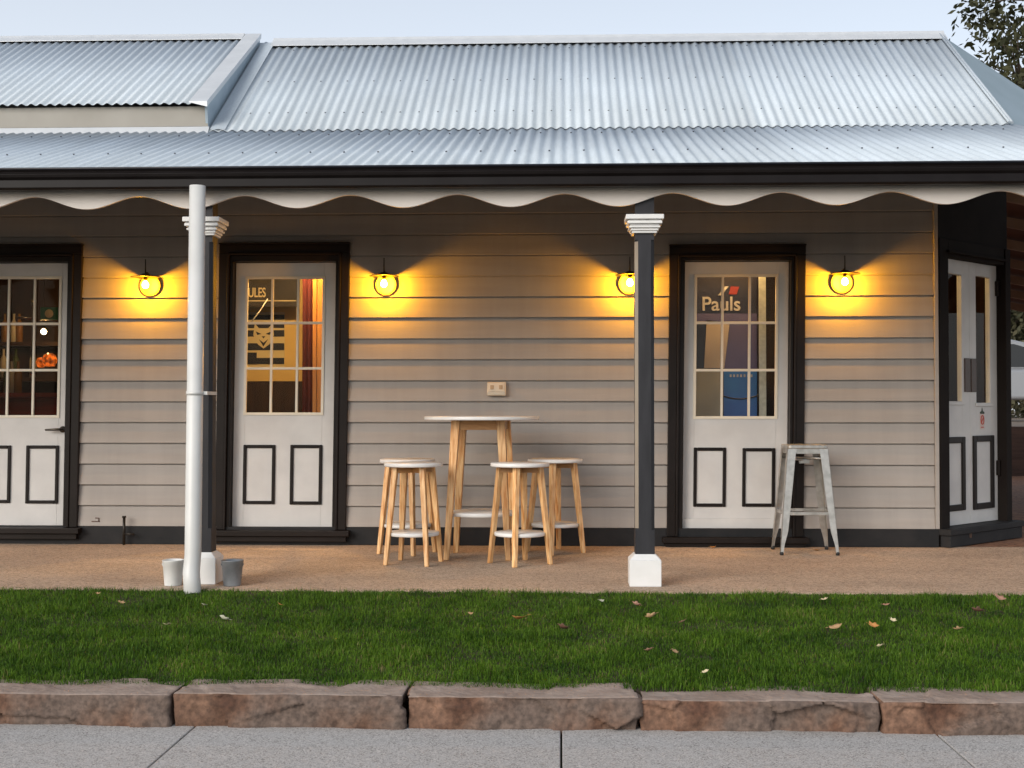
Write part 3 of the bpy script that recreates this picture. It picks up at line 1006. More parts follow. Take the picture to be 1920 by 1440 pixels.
# gutter, fascia beam, valance -----------------------------------------------
GX1 = XG + 1.2
gp = [(-2.335, 2.388), (-2.405, 2.388), (-2.425, 2.398), (-2.418, 2.445), (-2.432, 2.460), (-2.437, 2.478), (-2.418, 2.492), (-2.428, 2.506), (-2.424, 2.516), (-2.410, 2.516), (-2.408, 2.500), (-2.410, 2.40), (-2.345, 2.40), (-2.345, 2.49), (-2.335, 2.49)]
g = MB(); g.prism(gp, XL - .3, GX1, 'x')
g.build('gutter', m_gut, bld, bevel=.002)
bd = MB(); bd.tube([(XL - .3, -2.423, 2.512), (GX1, -2.423, 2.512)], .0085, 10)
bd.build('gutter_bead', m_gutbead, bld)
MB().box(XL - .3, GX1 - .05, -2.330, -2.292, 2.400, 2.50).build('fascia_board', m_trim, bld)
VYF, VYB = -2.290, -2.268
va_ = MB()
zlow, zpk = at(960, 387.5, VYF).z, at(960, 363.5, VYF).z
xl0 = at(757, 387, VYF).x; per = (at(1568, 383, VYF).x - at(162, 393, VYF).x) / 7
n = 900
X0, X1 = XL - .3, GX1 - .06
tp = 2.44
vs, fs = [], []
for i in range(n + 1):
    x = X0 + (X1 - X0) * i / n
    c = .5 + .5 * math.cos(2 * math.pi * (x - xl0) / per)          # 1 at the low points
    c = c ** .92
    z = zpk + (zlow - zpk) * c
    vs += [(x, VYF, z), (x, VYF, tp), (x, VYB, z), (x, VYB, tp)]
for i in range(n):
    a, b = 4 * i, 4 * i + 4
    fs += [(a, b, b + 1, a + 1), (a + 2, a + 3, b + 3, b + 2), (a, a + 2, b + 2, b)]
va_.add(vs, fs)
va_.build('valance', m_val, bld)
MB().box(X0, X1, -2.262, -2.19, 2.375, 2.46).build('verandah_beam', m_trim, bld)
# lining under the verandah roof
vc = MB()
vc.add([(XL - .3, -2.30, 2.475), (XG + 1.0, -2.30, 2.475), (XG, .0, 3.215), (XL - .3, .0, 3.215)], [(0, 1, 2, 3)])
xr = XL
while xr < XG:
    vs = [(xr - .02, -2.2, 2.42), (xr + .02, -2.2, 2.42), (xr + .02, -.03, 3.12), (xr - .02, -.03, 3.12), (xr - .02, -2.2, 2.50), (xr + .02, -2.2, 2.50), (xr + .02, -.03, 3.20), (xr - .02, -.03, 3.20)]
    vc.add(vs, [(0, 1, 2, 3), (4, 5, 6, 7), (0, 1, 5, 4), (1, 2, 6, 5), (2, 3, 7, 6), (3, 0, 4, 7)])
    xr += .9
vc.build('verandah_ceiling', m_ceil, bld, solid=.01)

# verandah posts ------------------------------------------------------------
PYC = -2.205


def make_post(xc):
    w, c = .058, .020
    z_ct, z_cb = 1.067 + 363 / 311, 1.067 + 329 / 311
    P = MB()
    zc0, zc1 = at(1208, 992, PYC).z, at(1208, 452, PYC).z
    P.box(xc - w, xc + w, PYC - w, PYC + w, .17, zc0)
    oct_ = [(xc - w + c, PYC - w), (xc + w - c, PYC - w), (xc + w, PYC - w + c), (xc + w, PYC + w - c), (xc + w - c, PYC + w), (xc - w + c, PYC + w), (xc - w, PYC + w - c), (xc - w, PYC - w + c)]
    P.prism(oct_, zc0, zc1, 'z')
    P.box(xc - w, xc + w, PYC - w, PYC + w, zc1, 2.40)
    post = P.build('verandah_post', m_post, bld)
    # light caught by the left front arris, put into a beige chamfer strip
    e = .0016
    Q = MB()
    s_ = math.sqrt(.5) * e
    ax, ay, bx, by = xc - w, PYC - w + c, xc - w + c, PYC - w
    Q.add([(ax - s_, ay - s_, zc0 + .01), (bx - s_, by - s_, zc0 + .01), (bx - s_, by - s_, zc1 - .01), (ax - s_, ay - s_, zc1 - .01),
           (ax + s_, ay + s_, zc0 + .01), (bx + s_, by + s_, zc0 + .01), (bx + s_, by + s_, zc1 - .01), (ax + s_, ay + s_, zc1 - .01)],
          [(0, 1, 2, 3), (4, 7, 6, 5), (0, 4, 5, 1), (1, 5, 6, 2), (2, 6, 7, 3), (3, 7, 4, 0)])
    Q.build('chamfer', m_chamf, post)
    C = MB()
    steps = [(.075, z_cb, z_cb + .014), (.083, z_cb + .014, z_cb + .030), (.094, z_cb + .030, z_cb + .042), (.088, z_cb + .042, z_cb + .054), (.104, z_cb + .054, z_cb + .072), (.098, z_cb + .072, z_cb + .080), (.114, z_cb + .080, z_ct)]
    for hw, a, b in steps:
        C.box(xc - hw, xc + hw, PYC - hw, PYC + hw, a + .0002, b)
    C.build('capital', m_white2, post, bevel=.004)
    Bm = MB()
    hw = .095
    zt_ = at(1208, 1037, PYC).z; zc_ = at(1208, 1051, PYC - hw).z
    Bm.box(xc - hw, xc + hw, PYC - hw, PYC + hw, .001, zc_)
    t = .062
    vs = [(xc - hw, PYC - hw, zc_), (xc + hw, PYC - hw, zc_), (xc + hw, PYC + hw, zc_), (xc - hw, PYC + hw, zc_), (xc - t, PYC - t, zt_), (xc + t, PYC - t, zt_), (xc + t, PYC + t, zt_), (xc - t, PYC + t, zt_)]
    Bm.add(vs, [(0, 1, 5, 4), (1, 2, 6, 5), (2, 3, 7, 6), (3, 0, 4, 7), (4, 5, 6, 7)])
    Bm.build('base', m_white2, post, bevel=.003)
    return post


px1 = at(1209, 741, PYC - .058).x; px0 = at(379.5, 741, PYC - .058).x
for xx in (px0, px1, px0 - (px1 - px0), px1 + 2.5):
    make_post(xx)

# downpipe -------------------------------------------------------------------
pt_, pb_ = at(371, 352, -2.46), at(363, 1040, -2.46)
dp = MB()
top = Vector((pt_.x, -2.465, 2.395)); bot = Vector((pb_.x, -2.475, .20))
shoe = hit(362, 1098, (0, -2.56, 0), (0, 1, 0))
dp.tube([top, bot, Vector((bot.x - .003, -2.495, .10)), Vector((shoe.x, -2.565, -.03))], [.0475, .0485, .050, .050], 24)
pipe = dp.build('downpipe', m_pipe, bld)
br = MB()
bz = at(370, 737, -2.46).z
fr_ = (bz - bot.z) / (top.z - bot.z); bxx = bot.x + (top.x - bot.x) * fr_
br.lathe([(.0495, -.012), (.052, -.012), (.052, .012), (.0495, .012)], (bxx, -2.47, bz), 24)
br.box(bxx + .045, bxx + .075, -2.475, -2.26, bz - .010, bz + .010)
br.build('pipe_bracket', m_pipe, pipe)
MB().lathe([(0, -.002), (.008, -.002), (.008, .004), (0, .004)], (bot.x, -2.528, .14), 10, axis='y').build('rivet', m_screw, pipe)

# ------------------------------------------------------------------ lamps
def make_lamp():
    t = thing('wall_lamp', '', 'lamp', (0, 0, 0))
    yb = -.150
    Pl = MB()
    Pl.lathe([(0, -.030), (.062, -.030), (.074, -.034), (.080, -.040), (.083, -.030), (.083, -.018)], (0, 0, -.002), 32, axis='y')
    Pl.build('back_plate', m_lampmetal, t)
    rim = MB(); rim.tube([(.082 * math.cos(a), -.041, -.002 + .082 * math.sin(a)) for a in [i * math.pi / 20 for i in range(40)]], .0028, 8, closed=True)
    rim.build('plate_rim', m_black, t)
    S = MB()
    S.lathe([(0, .082), (.028, .082), (.032, .074), (.060, .064), (.112, .058), (.116, .055), (.112, .053), (.06, .058), (.03, .064), (0, .064)], (0, yb, 0), 40)
    S.build('shade', m_black, t)
    A = MB()
    A.tube([(0, -.028, .055), (0, -.06, .085), (0, -.105, .094), (0, yb, .086)], .007, 8)
    A.tube([(0, yb, .08), (0, yb, .195)], [.006, .004], 8)
    A.build('arm', m_black, t)
    J = MB()
    J.lathe([(.024, .056), (.026, .048), (.042, .030), (.046, .0), (.043, -.040), (.030, -.066), (.012, -.075), (0, -.076)], (0, yb, 0), 24)
    J.build('glass_jar', m_lampglass, t)
    K = MB()
    K.lathe([(0, .058), (.016, .058), (.016, .028), (.0, .026)], (0, yb, 0), 14)
    K.build('bulb_holder', m_black, t)
    Bu = MB()
    Bu.lathe([(.0, .026), (.012, .025), (.020, .012), (.0265, -.004), (.023, -.020), (.012, -.031), (0, -.033)], (0, yb, 0), 14)
    Bu.build('bulb', m_bulb, t)
    return t


m_lampmetal = M('lamp_back_plate', (.30, .22, .12), rough=.4, metal=.4)
lamp0 = make_lamp()
lamps = [((273, 533), 'glowing wall lamp left of the white downpipe, beside the handled door'),
         ((720, 531), 'glowing wall lamp right of the middle door, above the bar stools'),
         ((1181, 529), 'glowing wall lamp half hidden behind the right verandah post'),
         ((1584, 527), 'glowing wall lamp right of the right door, above the steel stool')]
for i, ((px, py), lab) in enumerate(lamps):
    o = lamp0 if i == 0 else copy_tree(lamp0)
    p = at(px, py, -.15)
    o.location = (p.x, -.004, p.z)
    tag(o, lab, 'lamp', 'wall lamps under the verandah')

# ---------------------------------------------------------- table and stools
def disc(name, mat, r, z0, z1, parent, n=48):
    b = .004
    return MB().lathe([(0, z0), (r - b, z0), (r, z0 + b), (r, z1 - b), (r - b, z1), (0, z1)], n=n).build(name, mat, parent)


def make_stool():
    t = thing('bar_stool', '', 'stool')
    disc('seat', m_top, .203, .668, .694, t)
    AP = MB()
    for k_ in range(2):
        a = math.pi / 4 + k_ * math.pi / 2
        ca, sa = math.cos(a), math.sin(a)
        w = .018
        vs = []
        for s_ in (-1, 1):
            for tt in (-1, 1):
                for zz in (.625 + k_ * .001, .6675):
                    vs.append((ca * .150 * s_ - sa * w * tt, sa * .150 * s_ + ca * w * tt, zz))
        AP.add(vs, [(0, 1, 3, 2), (4, 6, 7, 5), (0, 4, 5, 1), (2, 3, 7, 6), (0, 2, 6, 4), (1, 5, 7, 3)])
    AP.build('seat_cross', m_wood2, t, bevel=.002)
    for sx_, sy_ in ((-1, -1), (1, -1), (1, 1), (-1, 1)):
        L_ = MB()
        L_.leg((sx_ * .149, sy_ * .149, .0), (sx_ * .098, sy_ * .098, .667), .029, .040, 0)
        L_.build('leg', m_wood, t, bevel=.004)
    disc('foot_shelf', m_top, .176, .195, .220, t)
    return t


stool0 = make_stool()
stools = [(-1.016, -1.197, -13, 'white topped wooden bar stool at front left of the table'),
          (-1.135, -.573, -26, 'white topped wooden bar stool half hidden at back left of the table'),
          (-.283, -1.19, 37, 'white topped wooden bar stool at front right of the table'),
          (-.045, -.49, 38, 'white topped wooden bar stool at back right of the table, against the wall')]
for i, (x, y, a, lab) in enumerate(stools):
    o = stool0 if i == 0 else copy_tree(stool0)
    o.location = (x, y, .0005); o.rotation_euler = (0, 0, R_(a))
    tag(o, lab, 'stool', 'wooden bar stools round the table')

tb = thing('bar_table', 'tall round white topped bar table with splayed wooden legs in the middle of the stools', 'table', (-.574, -.78, .0005), R_(-4))
disc('table_top', m_top, .413, .985, 1.010, tb, 64)
fr = MB()
h = .165
for s_ in (-1, 1):
    fr.box(-h, h, s_ * h - .012, s_ * h + .012, .915, .984)
    fr.box(s_ * h - .012, s_ * h + .012, -h + .0125, h - .0125, .915, .984)
fr.build('apron', m_wood2, tb, bevel=.002)
for sx_, sy_ in ((-1, -1), (1, -1), (1, 1), (-1, 1)):
    L_ = MB(); L_.leg((sx_ * .220, sy_ * .220, 0), (sx_ * .160, sy_ * .160, .9845), .038, .062, 0)
    L_.build('leg', m_wood, tb, bevel=.005)
disc('lower_shelf', m_top, .238, .300, .328, tb, 56)

# metal stool -----------------------------------------------------------------
mcx = (at(1466, 1038, -.6).x + at(1573, 1037, -.6).x) / 2
msl = thing('metal_stool', 'bare steel bar stool standing in front of the right door frame', 'stool', (mcx - .004, -.40, .0005), R_(0))
seat = MB()
def rsq(hh, r, n=5):
    pts = []
    for cx_, cy_, a0_ in ((hh - r, hh - r, 0), (-hh + r, hh - r, 90), (-hh + r, -hh + r, 180), (hh - r, -hh + r, 270)):
        for k_ in range(n + 1):
            a = R_(a0_ + 90 * k_ / n); pts.append((cx_ + r * math.cos(a), cy_ + r * math.sin(a)))
    return pts
seat.prism(rsq(.150, .035), .772, .800, 'z')
seat.build('seat', m_silver, msl, bevel=.006)
sk = MB()
for s_ in (-1, 1):
    sk.prism([(-.128, .735), (.128, .735), (.128, .771), (-.128, .771)], s_ * .140 - .002, s_ * .140 + .002, 'y')
    sk.prism([(-.128, .735), (.128, .735), (.128, .771), (-.128, .771)], s_ * .140 - .002, s_ * .140 + .002, 'x')
sk.build('seat_apron', m_silver, msl, bevel=.001)
for sx_, sy_ in ((-1, -1), (1, -1), (1, 1), (-1, 1)):
    L_ = MB()
    # folded sheet: an L section that narrows towards the foot
    T_ = Vector((sx_ * .146, sy_ * .146, .772)); F_ = Vector((sx_ * .212, sy_ * .205, .018))
    rows = [(0, .066), (.06, .060), (.5, .052), (.8, .044), (.92, .026), (1.0, .022)]
    for face_ in ('x', 'y'):
        vs, fs = [], []
        for s_, wd in rows:
            c_ = T_.lerp(F_, s_)
            if face_ == 'y':   # faces front/back
                a_, b_ = c_, c_ + Vector((-sx_ * wd, 0, 0))
                o_ = Vector((0, -sy_ * .003, 0))
            else:
                a_, b_ = c_, c_ + Vector((0, -sy_ * wd, 0))
                o_ = Vector((-sx_ * .003, 0, 0))
            vs += [a_, b_, b_ + o_, a_ + o_]
        for i in range(len(rows) - 1):
            for q in range(4):
                fs.append((i * 4 + q, i * 4 + (q + 1) % 4, i * 4 + 4 + (q + 1) % 4, i * 4 + 4 + q))
        fs += [(0, 1, 2, 3), tuple(len(vs) - 4 + q for q in range(4))]
        L_.add(vs, fs)
    lg = L_.build('leg', m_silver, msl)
    MB().lathe([(0, 0), (.014, 0), (.015, .012), (.013, .024), (0, .024)], (F_.x - sx_ * .010, F_.y - sy_ * .010, 0), 12).build('foot_cap', m_rubber, lg)
stz = .300
fx = .146 + (.212 - .146) * (.772 - stz) / .754; fy = .146 + (.205 - .146) * (.772 - stz) / .754
rl = MB()
for s_ in (-1, 1):
    rl.box(-fx + .005, fx - .005, s_ * fy - s_ * .008 - .004, s_ * fy - s_ * .008 + .004, stz - .012, stz + .012)
    rl.box(s_ * fx - s_ * .008 - .004, s_ * fx - s_ * .008 + .004, -fy + .013, fy - .013, stz - .012, stz + .012)
rl.build('foot_rail', m_silver, msl, bevel=.002)
cb = MB()
for s_ in (-1, 1):
    cb.leg((0, 0, 0), (0, 0, 0), .001, .001)
    pass
cb = MB()
cb.tube([(-.13, -.13, .70), (0, 0, .685), (.13, .13, .70)], .008, 8)
cb.tube([(-.13, .13, .70), (0, 0, .702), (.13, -.13, .70)], .008, 8)
cb.box(-.035, .035, -.02, .02, .66, .684)
cb.build('cross_brace', m_silver, msl)

# buckets ----------------------------------------------------------------------
def bucket(px, py, wpx, label, mat, inner, handle):
    Y = -2.33
    p = at(px, py, Y)
    s_ = FPX / (DCAM + Y)
    rt = wpx / s_ / 2; h = 48 / s_
    t = thing('bucket', label, 'bucket', (p.x, Y, .0008), .3, 'small metal buckets at the foot of the post')
    b = MB(); rb = rt * .80
    b.lathe([(0, 0), (rb, 0), (rb, .004), (rt * .95, h * .80), (rt * .985, h * .81), (rt, h - .006), (rt + .003, h - .003), (rt, h), (rt - .003, h - .002), (rb * .97, .012), (0, .012)], n=32)
    b.build('pail', mat, t)
    if inner:
        MB().lathe([(0, h * .70), (rt * .90, h * .70)], n=24).build('soil', inner, t)
    hd = MB()
    hd.tube([(rt * 1.02 * math.cos(a), .0 - .03 * abs(math.sin(a)) - .005, h * .86 - rt * .9 * math.sin(a) * .5) for a in [math.pi * i / 14 for i in range(15)]], .002, 6)
    hd.build('bail_handle', mat, t)


bucket(324.5, 1100, 40, 'small whitewashed bucket on the path left of the downpipe', m_bucketw, m_soil, True)
bucket(435.5, 1102, 41, 'small dull grey bucket on the path right of the post base', m_bucketg, m_soil, True)

# outlet, standpipe, hook ---------------------------------------------------------
op = at(931, 728, -.06)
m_beige = M('beige_plastic', (.74, .64, .50), (.78, .68, .54), scale=5, rough=.45)
ot = thing('power_outlet', 'beige weatherproof power outlet on the boards above the table', 'outlet', (op.x, -.018, op.z))
o_ = MB(); o_.prism([(0, -.045), (-.05, -.060), (-.062, -.052), (-.066, -.028), (-.045, .045), (0, .050)], -.072, .072, 'x')
o_.build('housing', m_beige, ot, bevel=.004)
cvv = MB(); cvv.prism([(-.0665, -.026), (-.0725, -.026), (-.0515, .045), (-.0455, .045)], -.060, .060, 'x')
cvv.build('cover_flap', m_beige, ot, bevel=.002)
for q in (-.034, .034):
    sb = MB(); sb.prism([(-.0685, -.008), (-.0735, -.008), (-.0665, .024), (-.0605, .024)], q - .014, q + .014, 'x')
    sb.build('switch', M('switch_plastic', (.5, .36, .22), rough=.4), ot, bevel=.002)

sp = at(232, 1021, -.09)
spt = thing('standpipe', 'short dark pipe with side tap rising before the plinth', 'pipe', (sp.x, -.085, .0008))
q = MB(); zt_ = at(232, 968, -.085).z
q.tube([(0, 0, 0), (0, 0, zt_)], .011, 10)
q.tube([(0, 0, zt_ - .012), (0, 0, zt_ + .002)], .016, 10)
q.build('riser', m_black, spt)
MB().tube([(0, 0, .085), (.05, -.01, .085), (.085, -.01, .083)], [.010, .009, .007], 8).build('tap', m_black, spt)
hk = at(180, 975, -.03)
hm = MB(); hm.tube([(-.035, 0, -.012), (.03, 0, -.012)], .003, 6); hm.tube([(-.005, 0, .016), (.022, 0, .016), (.022, 0, -.01)], .003, 6)
hm.tube([(-.005, .012, .016), (-.005, 0, .016)], .003, 6)
ho = hm.build('wire_hook', M('rusty_wire', (.09, .04, .025), rough=.8)); ho.location = (hk.x, -.030, hk.z)
tag(ho, 'tiny rusty bent wire hook low on the boards beside the handled door', 'hook')

# fallen leaves -----------------------------------------------------------------
LCOL = {'orange': (.52, .24, .07), 'tan': (.52, .33, .17), 'pink': (.42, .23, .16), 'cream': (.66, .56, .36), 'brown': (.16, .08, .05), 'pale': (.55, .55, .42)}
LM = {k_: M('dry_leaf_' + k_, c, tuple(x * .7 for x in c), scale=40, rough=.7) for k_, c in LCOL.items()}
LPL = (Vector((0, PE, .012)), Vector((0, LZ1 / (LY1 - PE) * -1, 1)).normalized())


def leaf_mesh(size, mat, rnd, lobes):
    mb = MB()
    out = []
    n = 18
    for i in range(n):
        a = 2 * math.pi * i / n
        r = 1 + lobes * math.cos(5 * a) + rnd.uniform(-.1, .1)
        out.append((math.cos(a) * r, math.sin(a) * r * .62))
    cx, cy = rnd.uniform(.5, 1.2), rnd.uniform(-.8, .8)
    vs = [(0, 0, .0)]
    for r_ in (.5, 1.0):
        for x, y in out:
            z = (x * r_) ** 2 * .45 * cx + (y * r_) ** 2 * 1.2 * abs(cy) + .1 * x * y
            vs.append((x * r_ * size, y * r_ * size, z * size))
    fs = [(0, 1 + i, 1 + (i + 1) % n) for i in range(n)] + [(1 + i, 1 + n + i, 1 + n + (i + 1) % n, 1 + (i + 1) % n) for i in range(n)]
    mb.add(vs, fs, 0, True)
    mb.tube([(-size * 1.0, 0, size * .42 * cx), (-size * 1.5, 0, size * .35)], size * .035, 5)
    return mb.build('fallen_leaf', mat, solid=.0008)


leaves = [
    (228, 1136, 9, 'tan', 'small tan fallen leaf on the lawn left of the white bucket'),
    (312, 1178, 9, 'cream', 'small cream fallen leaf on the lawn below the white bucket'),
    (185, 1119, 5, 'tan', 'tiny tan leaf at the back of the lawn below the standpipe'),
    (420, 1167, 15, 'pale', 'wide pale grey leaf on the lawn below the grey bucket'),
    (382, 1140, 6, 'pale', 'tiny pale leaf on the lawn just below the post base by the downpipe'),
    (525, 1140, 7, 'orange', 'small rusty leaf on the lawn below the middle door'),
    (884, 1157, 9, 'tan', 'small tan leaf on the lawn below the table, left of the long orange leaf'),
    (976, 1166, 22, 'orange', 'long curled bright orange leaf on the lawn below the front right stool'),
    (1056, 1183, 15, 'brown', 'dark brown leaf sunk in the lawn right of the long orange leaf'),
    (1127, 1133, 9, 'pale', 'small pale leaf on the lawn left of the white post base'),
    (1194, 1140, 12, 'pink', 'pinkish brown leaf on the lawn right under the white post base'),
    (1221, 1163, 16, 'tan', 'large upright tan leaf on the lawn below the white post base'),
    (1280, 1173, 11, 'pink', 'pinkish leaf on the lawn below the right door, left of the others'),
    (1217, 1226, 11, 'pink', 'dull pink leaf low on the lawn above the greyish stone, left of a pair'),
    (1264, 1230, 12, 'tan', 'tan leaf low on the lawn above the greyish stone, right of a pair'),
    (1323, 1268, 6, 'cream', 'tiny cream leaf at the front of the lawn near the stones'),
    (1546, 1130, 9, 'cream', 'small cream leaf at the back of the lawn below the steel stool'),
    (1567, 1183, 18, 'tan', 'largest tan leaf on the lawn below the steel stool'),
    (1637, 1180, 13, 'orange', 'rounded orange leaf on the lawn right of the largest tan leaf'),
    (1662, 1140, 10, 'pink', 'pinkish leaf at the back of the lawn right of the steel stool'),
    (1675, 1170, 9, 'cream', 'small upright cream leaf on the lawn right of the rounded orange leaf'),
    (1650, 1219, 9, 'cream', 'small cream leaf low on the lawn by itself, right of centre'),
    (1797, 1187, 12, 'tan', 'tan leaf on the lawn below the corner door'),
    (1834, 1152, 17, 'brown', 'large brown leaf on the lawn below the corner door'),
    (1874, 1128, 14, 'pink', 'reddish leaf at the back of the lawn at far right'),
]
for i, (px, py, wpx, colr, lab) in enumerate(leaves):
    rnd = random.Random(i + 40)
    p = hit(px, py + 2, *LPL)
    s_ = FPX / (p - CPOS).length
    o = leaf_mesh(max(wpx / s_ / 1.55, .014), LM[colr], rnd, rnd.choice([.12, .2, .28]))
    o.location = (p.x, p.y, p.z + .024)
    o.rotation_euler = (rnd.uniform(.25, .85), rnd.uniform(-.4, .4), rnd.uniform(-.6, .6) + rnd.choice([0, math.pi]))
    tag(o, lab, 'leaf', 'dry leaves fallen on the lawn')
for px, py, lab in ((1336, 1027, 'small dry leaf on the path below the right door'), (1531, 1032, 'small dry leaf on the path under the steel stool')):
    p = atz(px, py, .004)
    o = leaf_mesh(.024, LM['orange'], random.Random(px), .2); o.location = (p.x, p.y, .004); o.rotation_euler = (.05, .05, .4)
    tag(o, lab, 'leaf', 'dry leaves on the path')

# -------------------------------------------------------- inside the rooms
m_navy = M('navy_print', (.012, .013, .030), rough=.6)
m_cream = M('cream_print', (.72, .60, .36), rough=.6)
m_whitep = M('white_print', (.75, .74, .72), rough=.5)
m_warm = emit_mat('room_lamp_glow', (1.0, .56, .20), 330)
m_warm2 = emit_mat('room_lamp_glow_soft', (1.0, .60, .22), 1800)
m_amber = M('amber_lantern_glow', (.3, .06, .01), rough=.3, emit=(1.0, .16, .012), estr=.5)
_nt = m_amber.node_tree
_n = _nt.nodes.new('ShaderNodeTexNoise'); _n.inputs['Scale'].default_value = 26
_r = _nt.nodes.new('ShaderNodeMapRange'); _r.inputs['From Min'].default_value = .38; _r.inputs['From Max'].default_value = .66
_r.inputs['To Min'].default_value = .06; _r.inputs['To Max'].default_value = .85
_nt.links.new([q for q in _nt.nodes if q.type == 'TEX_COORD'][0].outputs['Object'], _n.inputs['Vector'])
_nt.links.new(_n.outputs['Fac'], _r.inputs['Value'])
_nt.links.new(_r.outputs['Result'], _nt.nodes['Principled BSDF'].inputs['Emission Strength'])


def pendant(x, y, z, label, r=.03, mat=None):
    t = thing('pendant_lamp', label, 'lamp', (x, y, z), 0, 'lamps lit inside the rooms')
    MB().lathe([(0, r), (r * .6, r * .8), (r, 0), (r * .6, -r * .8), (0, -r)], n=14).build('bulb', mat or m_warm, t)
    MB().tube([(0, 0, r), (0, 0, 2.715 - z)], .004, 6).build('flex', m_black, t)
    MB().lathe([(0, r + .03), (.018, r + .03), (.018, r * .9), (0, r * .9)], n=12).build('bulb_holder', m_black, t)
    return t


pl = at(82, 622, 2.6)
pendant(pl.x, 2.6, pl.z, 'small lit lamp seen through the lower middle panes of the handled door', .026)
pendant(-2.15, .50, 2.52, 'lamp lit high inside the middle room', .034, m_warm2)
pendant(-4.45, .62, 2.54, 'added unseen lamp lit high inside the room behind the handled door', .028, m_warm)  # extra lamp out of view, added to light the sign and bottles
pendant(1.45, .27, 2.53, 'lamp lit high inside the right room', .026, m_warm2)

# middle room: striped flag, dark name board, curtain
fl = thing('striped_flag', 'navy and cream striped flag with white cat badge seen through the middle door', 'flag', (at(490, 640, 2.17).x, 2.185, at(490, 640, 2.17).z))
fx0, fx1 = at(440, 640, 2.17).x - fl.location.x, at(533, 640, 2.17).x - fl.location.x
zz = lambda py: at(490, py, 2.17).z - fl.location.z
MB().box(fx0, fx1, -.004, 0, zz(690), zz(585)).build('cloth', m_cream, fl)
stp = MB()
for a, b in ((590, 599.5), (605, 615), (619, 631), (643.5, 656.5), (671, 682.5)):
    stp.box(fx0 + .002, fx1 - .002, -.008, -.0045, zz(b), zz(a))
stp.build('stripes', m_navy, fl)
cat = MB()
c0 = at(494, 632, 2.17).x - fl.location.x; c1 = zz(632)
cat.prism([(c0 - .085, c1 + .13), (c0 - .045, c1 + .085), (c0 + .045, c1 + .085), (c0 + .085, c1 + .13), (c0 + .10, c1 + .02), (c0 + .055, c1 - .07), (c0, c1 - .11), (c0 - .055, c1 - .07), (c0 - .10, c1 + .02)], -.013, -.0085, 'y')
cat.build('badge', m_cream, fl)
ctd = MB()
for s_ in (-1, 1):
    ctd.prism([(c0 + s_ * .02, c1 + .03), (c0 + s_ * .075, c1 + .055), (c0 + s_ * .06, c1 + .02)], -.016, -.0135, 'y')
ctd.prism([(c0 - .045, c1 - .02), (c0, c1 - .055), (c0 + .045, c1 - .02), (c0, c1 - .09)], -.016, -.0135, 'y')
ctd.prism([(c0 - .018, c1 + .008), (c0 + .018, c1 + .008), (c0, c1 - .014)], -.016, -.0135, 'y')
ctd.build('badge_marks', m_navy, fl)
bx = at(470, 640, 2.17).x - fl.location.x
MB().box(bx - .1, bx + .06, -.020, -.0165, zz(682), zz(661)).build('corner_patch', m_navy, fl)

lb_ = at(500, 550, 1.9)
sgn = thing('name_board', 'dark board with cream capital letters above the striped flag', 'sign', (lb_.x, 1.9, lb_.z))
m_slate = M('slate_board', (.03, .026, .026), (.045, .038, .035), scale=4, rough=.7)
x0_, x1_ = at(430, 550, 1.9).x - lb_.x, at(556, 550, 1.9).x - lb_.x
z0_, z1_ = at(500, 575, 1.9).z - lb_.z, at(500, 500, 1.9).z - lb_.z
MB().box(x0_, x1_, 0, .02, z0_, z1_).build('board', m_slate, sgn)
tx = at(481, 549, 1.88)
tm = text_obj('lettering', 'ULES', m_cream, sgn, (tx.x - lb_.x, -.003, tx.z - lb_.z), .125, squash=.62)
MB().box(x0_, x1_, -.004, -.0005, at(500, 565, 1.9).z - lb_.z, at(500, 563, 1.9).z - lb_.z).build('rule_line', m_cream, sgn)
cd = MB(); a_, b_ = at(502, 560, 1.3), at(472, 603, 1.3)
cd.tube([a_, (a_ + b_) / 2 + Vector((0, 0, -.008)), b_], .006, 6)
tag(cd.build('hanging_cord', m_whitep), 'slack white cord slanting across the upper left panes of the middle door', 'cord')
cur = MB()
ca, cbx = at(567, 650, .75).x, at(586, 650, .75).x
pts = []
n = 24
for i in range(n + 1):
    t_ = i / n
    pts.append((ca + (cbx - ca) * t_, .75 + .018 * math.sin(t_ * 14)))
cur.prism(pts + [(x, y + .004) for x, y in pts[::-1]], .30, 2.5, 'z')
tag(cur.build('curtain', M('dark_red_cloth', (.10, .012, .012), (.14, .02, .018), scale=6, rough=.8)), 'dark red curtain hanging behind the right panes of the middle door', 'curtain')
wp = MB(); wa, wb2 = at(587, 650, .8).x, at(618, 650, .8).x
wp.box(wa, wb2, .78, .84, .13, 2.5); wp.box(wa, wa + .035, .765, .7795, .13, 2.5)
tag(wp.build('timber_panel', M('orange_timber', (.50, .20, .04), (.60, .27, .06), scale=5, rough=.4, stretch=(8, 8, 1))), 'orange timber panel right of the red curtain inside the middle door', 'panel')

